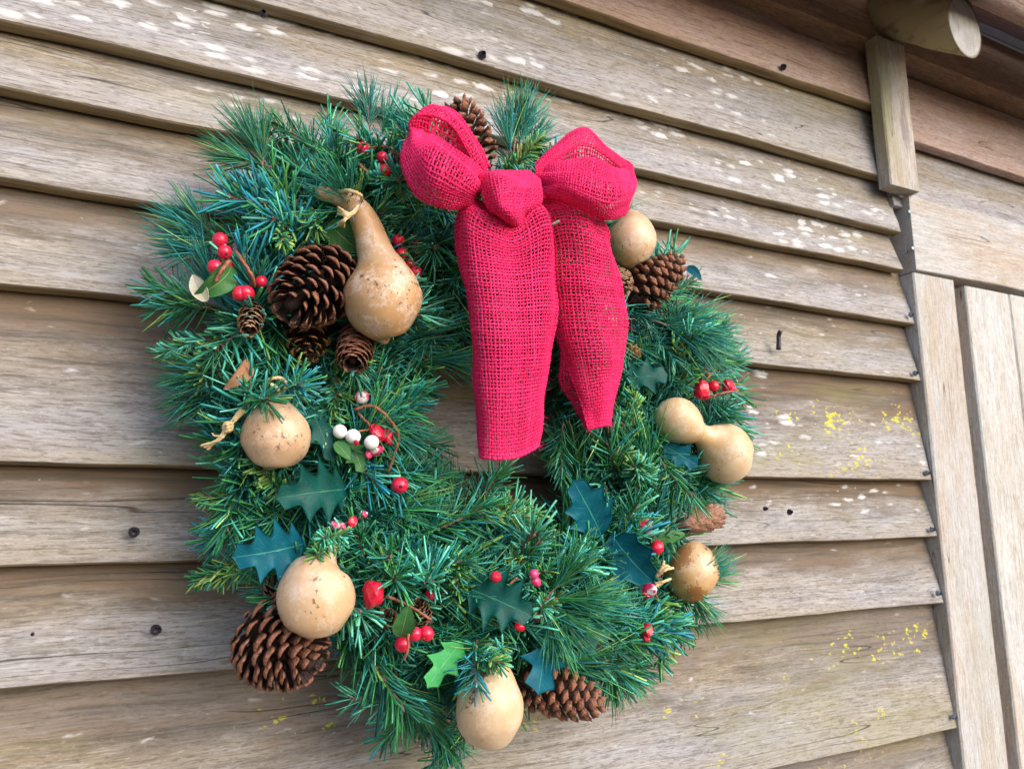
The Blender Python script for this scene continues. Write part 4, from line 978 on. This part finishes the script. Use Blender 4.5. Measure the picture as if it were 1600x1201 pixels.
# leaf stuck in the cloth: a short grey straw below the knot
o = part('straw_bit', *polytube([at(862, 351, -.189), at(874, 345, -.192)], mpp(at(868, 348, -.19))*2.0, 6, 6), M['leaf_pale'], None, origin=at(868, 348, -.19))
tag(o, 'short grey straw bit caught in the top of the right bow tail', 'straw')

# ------------------------------------------------------------------ the wreath: sprigs of artificial pine
CW = np.array([0.330, -0.062, Z0+0.100]); RMAJ = 0.186; RR, RD = 0.084, 0.050
wreath = thing('wreath', CW, 'round green wreath of artificial pine sprigs hung on the plank wall', 'wreath')
PALK = 2.1
PAL = dict(teal=[(.010, .125, .105), (.012, .155, .145), (.022, .19, .15)], blue=[(.012, .15, .20), (.02, .20, .26)],
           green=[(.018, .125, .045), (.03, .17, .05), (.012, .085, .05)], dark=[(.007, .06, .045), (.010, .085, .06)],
           yel=[(.14, .26, .05), (.20, .30, .08), (.07, .20, .05)], pale=[(.05, .27, .20), (.09, .33, .24)])
TYPES = {  # stem length, needles, length range, width, angle range, curve, colour weights
    'flat': (.055, 64, (.026, .038), .0023, (30, 74), .10, [('teal', 4), ('pale', 2.4), ('blue', .9), ('green', 4.5), ('yel', .9)]),
    'pine': (.040, 84, (.040, .062), .00135, (10, 46), .16, [('green', 4), ('teal', 4), ('yel', 1.6), ('dark', 1), ('blue', .6)]),
    'short': (.055, 84, (.014, .021), .0026, (45, 72), .05, [('yel', 4), ('green', 3), ('pale', 2)]),
    'mid': (.060, 84, (.022, .034), .0019, (26, 70), .12, [('teal', 4), ('dark', 1.5), ('green', 5), ('blue', .7), ('yel', .8), ('pale', 1)]),
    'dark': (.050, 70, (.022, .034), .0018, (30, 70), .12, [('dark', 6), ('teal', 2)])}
def build_sprig(kind, seed):
    L, n, lr, wd, ar, cv, cw = TYPES[kind]; r = np.random.default_rng(seed)
    bend = r.normal(0, .18, 2)
    sp = lambda t: np.stack([bend[0]*L*t**2, bend[1]*L*t**2, L*t], -1)
    i = np.arange(n); t = np.clip((i+.5)/n*.92+.08+r.normal(0, .015, n), 0.02, 1); az = i*2.39996+r.normal(0, .35, n)
    if kind == 'pine': t = np.clip(.25+.75*t, 0, 1)
    al = np.radians(r.uniform(*ar, n))*(1.0-0.45*t**3)
    ln = r.uniform(*lr, n)*(1.0-.25*t**4); 
    d = np.stack([np.sin(al)*np.cos(az), np.sin(al)*np.sin(az), np.cos(al)], -1)
    side = nrm(np.cross(d, np.array([0, 0, 1.0])+0*d)); nn = np.cross(side, d)
    tw = r.uniform(0, np.pi, n)[:, None]; side, nn = side*np.cos(tw)+nn*np.sin(tw), nn*np.cos(tw)-side*np.sin(tw)
    cvv = r.normal(0, 1, (n, 3))*cv; cvv[:, 2] += cv*.6
    m = 5 if kind == 'pine' else 4
    q = np.linspace(0, 1, m)
    P = sp(t)[:, None]+d[:, None]*(ln[:, None]*q[None])[..., None]+cvv[:, None]*(ln[:, None]*q[None]**2)[..., None]*.8
    wpro = np.interp(q, [0, .2, .7, 1], [.6, 1, 1, .25 if kind == 'pine' else .8])
    w = wd*r.uniform(.8, 1.2, n)[:, None]*wpro[None]
    tri = np.array([[-.5, -.12], [.5, -.12], [0, .22]])
    V = P[:, :, None]+side[:, None, None]*(w[:, :, None]*tri[None, None, :, 0])[..., None]+nn[:, None, None]*(w[:, :, None]*tri[None, None, :, 1])[..., None]
    f1 = grid_faces(m, 3, True); F = [(f1[None]+(np.arange(n)*m*3)[:, None, None]).reshape(-1, 4)]
    F.append((np.array([[(m-1)*3, (m-1)*3+1, (m-1)*3+2]])[None]+(np.arange(n)*m*3)[:, None, None]).reshape(-1, 3))
    names = [c[0] for c in cw]; pw = np.array([c[1] for c in cw], float); pw /= pw.sum()
    col = np.zeros((n, 4)); col[:, 3] = 1
    main = names[r.choice(len(names), p=pw)]
    for k in range(n):
        nm = main if r.random() < .45 else names[r.choice(len(names), p=pw)]
        c = PAL[nm][r.integers(len(PAL[nm]))]; col[k, :3] = np.array(c)*r.uniform(.7, 1.2)*PALK
    cols = np.repeat(col, m*3, axis=0)
    V = V.reshape(-1, 3)
    # stem with scaly brown bud at the tip
    ts = np.linspace(0, 1.0, 8); S, SF = tubes(sp(ts)[None], .0011, .0011, None, 5)
    nb = 9; az = np.arange(nb)*2.4; bd = np.stack([np.cos(az)*.6, np.sin(az)*.6, np.ones(nb)*.9], -1)
    B = sp(np.full(nb, .97)-np.arange(nb)*.012)[:, None]+bd[:, None]*(np.array([0, .5, 1])[None]*r.uniform(.003, .0055, nb)[:, None])[..., None]
    BV, BF = tubes(B, np.array([.0007, .0011, .0003]), np.array([.0007, .0011, .0003]), None, 4)
    SV, SFF = join([(S, SF), (BV, BF)])
    return V, F, cols, SV, SFF
VAR = {}
for ki, kd in enumerate(TYPES):
    VAR[kd] = []
    for s in range(5 if kd != 'dark' else 3):
        V, F, cols, SV, SF = build_sprig(kd, 50*ki+s)
        VAR[kd].append((make_mesh('sprig', V, F, True, {'col': cols}, [M['needle']]), make_mesh('stem', SV, SF, True, None, [M['stem']]), V, F, cols))
REACH = dict(flat=.072, pine=.095, short=.060, mid=.078, dark=.07)
EX = np.array(EXCL)
def blocked(p, d, kind, slack=1.0):
    ln = REACH[kind]; sc = TYPES[kind][0]
    pts = [p+d*ln*f for f in (.15, .4, .7, 1.0)]
    q = nrm(np.cross(d, [0, 1.0, .1])); rad = .011 if kind in ('pine', 'short') else .016
    pts += [p+d*ln*.6+q*rad, p+d*ln*.6-q*rad, p+d*ln*.6+np.array([0, -rad, 0])]
    for k_, a in enumerate(pts):
        u_, v_ = proj(a); m = (np.hypot(EX[:, 0]-u_, EX[:, 1]-v_) < EX[:, 2]*slack+(0 if k_ < 4 else -2)) & (a[1] < EX[:, 3]+.006)
        if m.any(): return True
    return False
OUT = np.array([(215,480),(250,340),(330,290),(350,220),(410,185),(480,195),(560,165),(640,190),(770,190),(800,190),(845,215),(900,240),(960,300),(1005,340),(1060,400),(1095,440),(1150,510),(1170,590),(1185,640),(1165,740),(1145,790),(1125,900),(1085,1000),(1010,1085),(940,1100),(860,1120),(800,1150),(735,1195),(640,1165),(570,1100),(545,1040),(400,960),(335,935),(310,850),(330,790),(350,740),(270,640),(250,590)], float)
HOLE = [(714, 655, 52), (722, 600, 42), (855, 750, 56), (800, 715, 50)]
def outside(p):                               # beyond the outline the wreath has, or in its open middle
    x, y = proj(p); a, b = OUT, np.roll(OUT, -1, 0)
    c = ((a[:, 1] > y) != (b[:, 1] > y)) & (x < (b[:, 0]-a[:, 0])*(y-a[:, 1])/(b[:, 1]-a[:, 1]+1e-9)+a[:, 0])
    return c.sum() % 2 == 0 or any(math.hypot(x-h[0], y-h[1]) < h[2] for h in HOLE)
n_part = 0
def place_sprig(p, d, kind, scale=1.0):
    global n_part
    me, sm, *_ = VAR[kind][random.randrange(len(VAR[kind]))]
    ob = bpy.data.objects.new('sprig', me); C.objects.link(ob); ob.parent = wreath
    q = Vector((0, 0, 1)).rotation_difference(Vector(d)) @ Quaternion((0, 0, 1), random.uniform(0, 6.28))
    ob.rotation_mode = 'QUATERNION'; ob.rotation_quaternion = q; ob.location = Vector(p-CW); ob.scale = (scale,)*3
    st = bpy.data.objects.new('stem', sm); C.objects.link(st); st.parent = ob
    n_part += 1
def ring_frame(th, ph):
    er = np.array([math.cos(th), 0, math.sin(th)]); et = np.array([-math.sin(th), 0, math.cos(th)])
    out = er*math.cos(ph)+np.array([0, -1.0, 0])*math.sin(ph)
    pos = CW+er*RMAJ+er*math.cos(ph)*RR+np.array([0, -1, 0])*math.sin(ph)*RD
    return pos, out, et, er
# hand-placed tufts where the photograph shows them: (px, py, y) -> tip (px, py, y), kind
HAND = [((470, 335, -.07), (398, 245, -.055), 'flat'), ((470, 305, -.06), (432, 212, -.05), 'mid'), ((450, 345, -.07), (355, 295, -.055), 'flat'), ((505, 295, -.055), (482, 205, -.045), 'flat'), ((430, 380, -.07), (335, 318, -.055), 'mid'), ((520, 265, -.05), (532, 185, -.04), 'mid'), ((440, 320, -.06), (385, 270, -.05), 'dark'), ((480, 300, -.055), (420, 240, -.045), 'dark'),
        ((803, 238, -.060), (808, 118, -.055), 'pine'), ((808, 245, -.06), (836, 132, -.06), 'pine'), ((800, 250, -.065), (786, 140, -.06), 'pine'), ((815, 250, -.06), (860, 190, -.06), 'pine'),
        ((415, 255, -.07), (375, 190, -.06), 'pine'), ((410, 270, -.07), (410, 195, -.065), 'pine'), ((425, 262, -.07), (360, 240, -.06), 'pine'),
        ((345, 390, -.07), (265, 345, -.06), 'pine'), ((350, 400, -.075), (280, 385, -.06), 'pine'), ((350, 385, -.07), (290, 330, -.06), 'pine'),
        ((580, 215, -.065), (572, 165, -.06), 'pine'), ((590, 220, -.065), (610, 180, -.06), 'pine'),
        ((330, 480, -.07), (230, 485, -.055), 'flat'), ((320, 470, -.07), (245, 450, -.055), 'flat'), ((330, 530, -.07), (262, 540, -.055), 'short'),
        ((370, 590, -.07), (270, 600, -.055), 'pine'), ((370, 610, -.07), (280, 640, -.05), 'pine'), ((380, 580, -.075), (275, 575, -.06), 'pine'),
        ((400, 730, -.075), (355, 770, -.06), 'short'), ((400, 800, -.075), (310, 850, -.055), 'flat'), ((410, 840, -.075), (320, 830, -.055), 'flat'), ((400, 770, -.075), (330, 800, -.06), 'short'),
        ((400, 880, -.08), (340, 920, -.06), 'short'), ((390, 870, -.075), (335, 890, -.06), 'short'),
        ((1050, 520, -.06), (1150, 505, -.05), 'pine'), ((1040, 510, -.06), (1120, 480, -.05), 'pine'), ((1050, 535, -.065), (1160, 545, -.05), 'pine'), ((1060, 545, -.06), (1140, 560, -.05), 'pine'),
        ((1040, 465, -.06), (1085, 440, -.05), 'mid'), ((1090, 590, -.045), (1165, 620, -.035), 'mid'), ((1100, 630, -.045), (1165, 640, -.035), 'mid'), ((1100, 570, -.04), (1170, 565, -.035), 'flat'),
        ((1060, 740, -.06), (1140, 790, -.05), 'mid'), ((1060, 750, -.065), (1140, 760, -.05), 'flat'),
        ((850, 935, -.115), (910, 985, -.138), 'pine'), ((850, 935, -.115), (915, 935, -.138), 'pine'), ((850, 938, -.118), (880, 900, -.130), 'pine'), ((850, 935, -.118), (875, 1000, -.135), 'pine'),
        ((1075, 915, -.095), (1125, 900, -.095), 'pine'), ((1072, 915, -.095), (1110, 960, -.09), 'pine'), ((1070, 910, -.100), (1120, 880, -.098), 'pine'),
        ((955, 1020, -.085), (1000, 1080, -.07), 'pine'), ((950, 1020, -.085), (960, 1090, -.07), 'pine'), ((960, 1020, -.085), (1030, 1060, -.06), 'pine'),
        ((610, 1050, -.085), (680, 1130, -.085), 'pine'), ((615, 1040, -.085), (650, 1130, -.08), 'pine'), ((640, 1080, -.08), (700, 1170, -.07), 'mid'), ((640, 1090, -.08), (580, 1100, -.06), 'flat'), ((650, 1100, -.08), (610, 1140, -.06), 'flat'), ((680, 1120, -.08), (720, 1190, -.06), 'pine'), ((670, 1130, -.08), (690, 1185, -.06), 'pine'),
        ((740, 1120, -.075), (700, 1180, -.06), 'mid'),
        ((740, 800, -.095), (830, 770, -.100), 'short'), ((745, 805, -.095), (825, 810, -.105), 'short'), ((740, 790, -.09), (780, 740, -.095), 'flat'),
        ((462, 312, -.085), (474, 388, -.112), 'short'), ((430, 340, -.09), (450, 400, -.115), 'short'), ((500, 240, -.08), (450, 195, -.07), 'mid'), ((510, 250, -.09), (530, 190, -.08), 'mid'),
        ((590, 610, -.10), (690, 620, -.095), 'flat'), ((600, 680, -.10), (700, 700, -.09), 'flat'), ((620, 740, -.10), (710, 740, -.09), 'flat'),
        ((880, 660, -.09), (860, 760, -.09), 'mid'), ((960, 700, -.095), (990, 720, -.118), 'short'), ((1010, 760, -.09), (1000, 740, -.118), 'flat'),
        ((430, 610, -.10), (470, 600, -.130), 'flat'), ((395, 620, -.10), (410, 625, -.128), 'flat'), ((520, 835, -.11), (510, 850, -.138), 'short'), ((545, 830, -.11), (520, 845, -.136), 'short'),
        ((728, 1012, -.118), (772, 1040, -.146), 'short'), ((790, 1004, -.112), (762, 1046, -.142), 'short'), ((745, 1000, -.118), (735, 1052, -.140), 'flat'),
        ((690, 520, -.09), (640, 540, -.118), 'pine'), ((650, 560, -.09), (720, 560, -.10), 'pine')]
for b_, t_, kd in HAND:
    b, t = at(*b_), at(*t_); place_sprig(b, nrm(t-b), kd, float(np.clip(np.linalg.norm(t-b)/REACH[kd], .75, 1.38)))
tries = 0
MIXK = ['flat']*42+['mid']*28+['pine']*16+['short']*14
while n_part < 300 and tries < 9000:
    tries += 1
    th = tries*2.39996+random.uniform(-.2, .2); ph = random.choice([random.uniform(-.5, 3.6), random.uniform(.3, 2.8)])
    pos, out, et, er = ring_frame(th, ph)
    kd = random.choice(MIXK)
    sw = random.choice([-1, 1])*random.uniform(.3, 1.1)
    d = nrm(out*random.uniform(.45, 1.0)+et*sw+rng.normal(0, .18, 3)+np.array([0, .12*(math.sin(ph) > .5), 0]))
    p = pos-out*random.uniform(.018, .034)-et*np.sign(sw)*.02
    tip = p+d*REACH[kd]
    if math.hypot(tip[0]-CW[0], tip[2]-CW[2]) < .066 or tip[1] > -.012 or math.hypot(tip[0]-CW[0], tip[2]-CW[2]) > .345: continue
    if outside(tip) or blocked(p, d, kd): continue
    place_sprig(p, d, kd, random.uniform(.85, 1.15))
# the dense inner foliage nobody could count, one mesh
IV, IF4, IF3, IC, off = [], [], [], [], 0
cnt = 0
for k in range(2600):
    th = k*2.39996; ph = random.uniform(-.9, 4.0); pos, out, et, er = ring_frame(th, ph)
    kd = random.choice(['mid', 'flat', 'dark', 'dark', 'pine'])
    d = nrm(out*random.uniform(.1, .7)+et*random.choice([-1, 1])*random.uniform(.5, 1.2)+rng.normal(0, .3, 3))
    p = CW+er*RMAJ+(pos-CW-er*RMAJ)*random.uniform(.2, .75)-d*.02
    tip = p+d*REACH[kd]
    if math.hypot(tip[0]-CW[0], tip[2]-CW[2]) < .080 or tip[1] > -.006 or math.hypot(tip[0]-CW[0], tip[2]-CW[2]) > .330 or outside(tip) or outside(p+d*.03) or blocked(p, d, kd, 1.05): continue
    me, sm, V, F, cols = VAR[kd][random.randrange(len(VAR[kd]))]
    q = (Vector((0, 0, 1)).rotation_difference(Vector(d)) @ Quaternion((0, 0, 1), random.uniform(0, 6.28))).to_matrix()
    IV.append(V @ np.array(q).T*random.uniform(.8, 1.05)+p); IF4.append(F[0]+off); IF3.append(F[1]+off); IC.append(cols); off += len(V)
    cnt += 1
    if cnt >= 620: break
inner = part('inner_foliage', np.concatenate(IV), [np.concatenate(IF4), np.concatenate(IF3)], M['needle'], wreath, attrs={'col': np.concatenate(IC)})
inner['kind'] = 'stuff'
th = np.linspace(0, 2*np.pi, 90)
V, F = tubes((CW+np.stack([np.cos(th)*RMAJ, 0*th+.01, np.sin(th)*RMAJ], -1))[None], .016, .016, np.broadcast_to(np.array([0, 1.0, 0]), (1, 90, 3)), 10)
part('ring', V, F, M['frame'], wreath)
print('sprigs', n_part, 'tries', tries, 'inner', cnt)
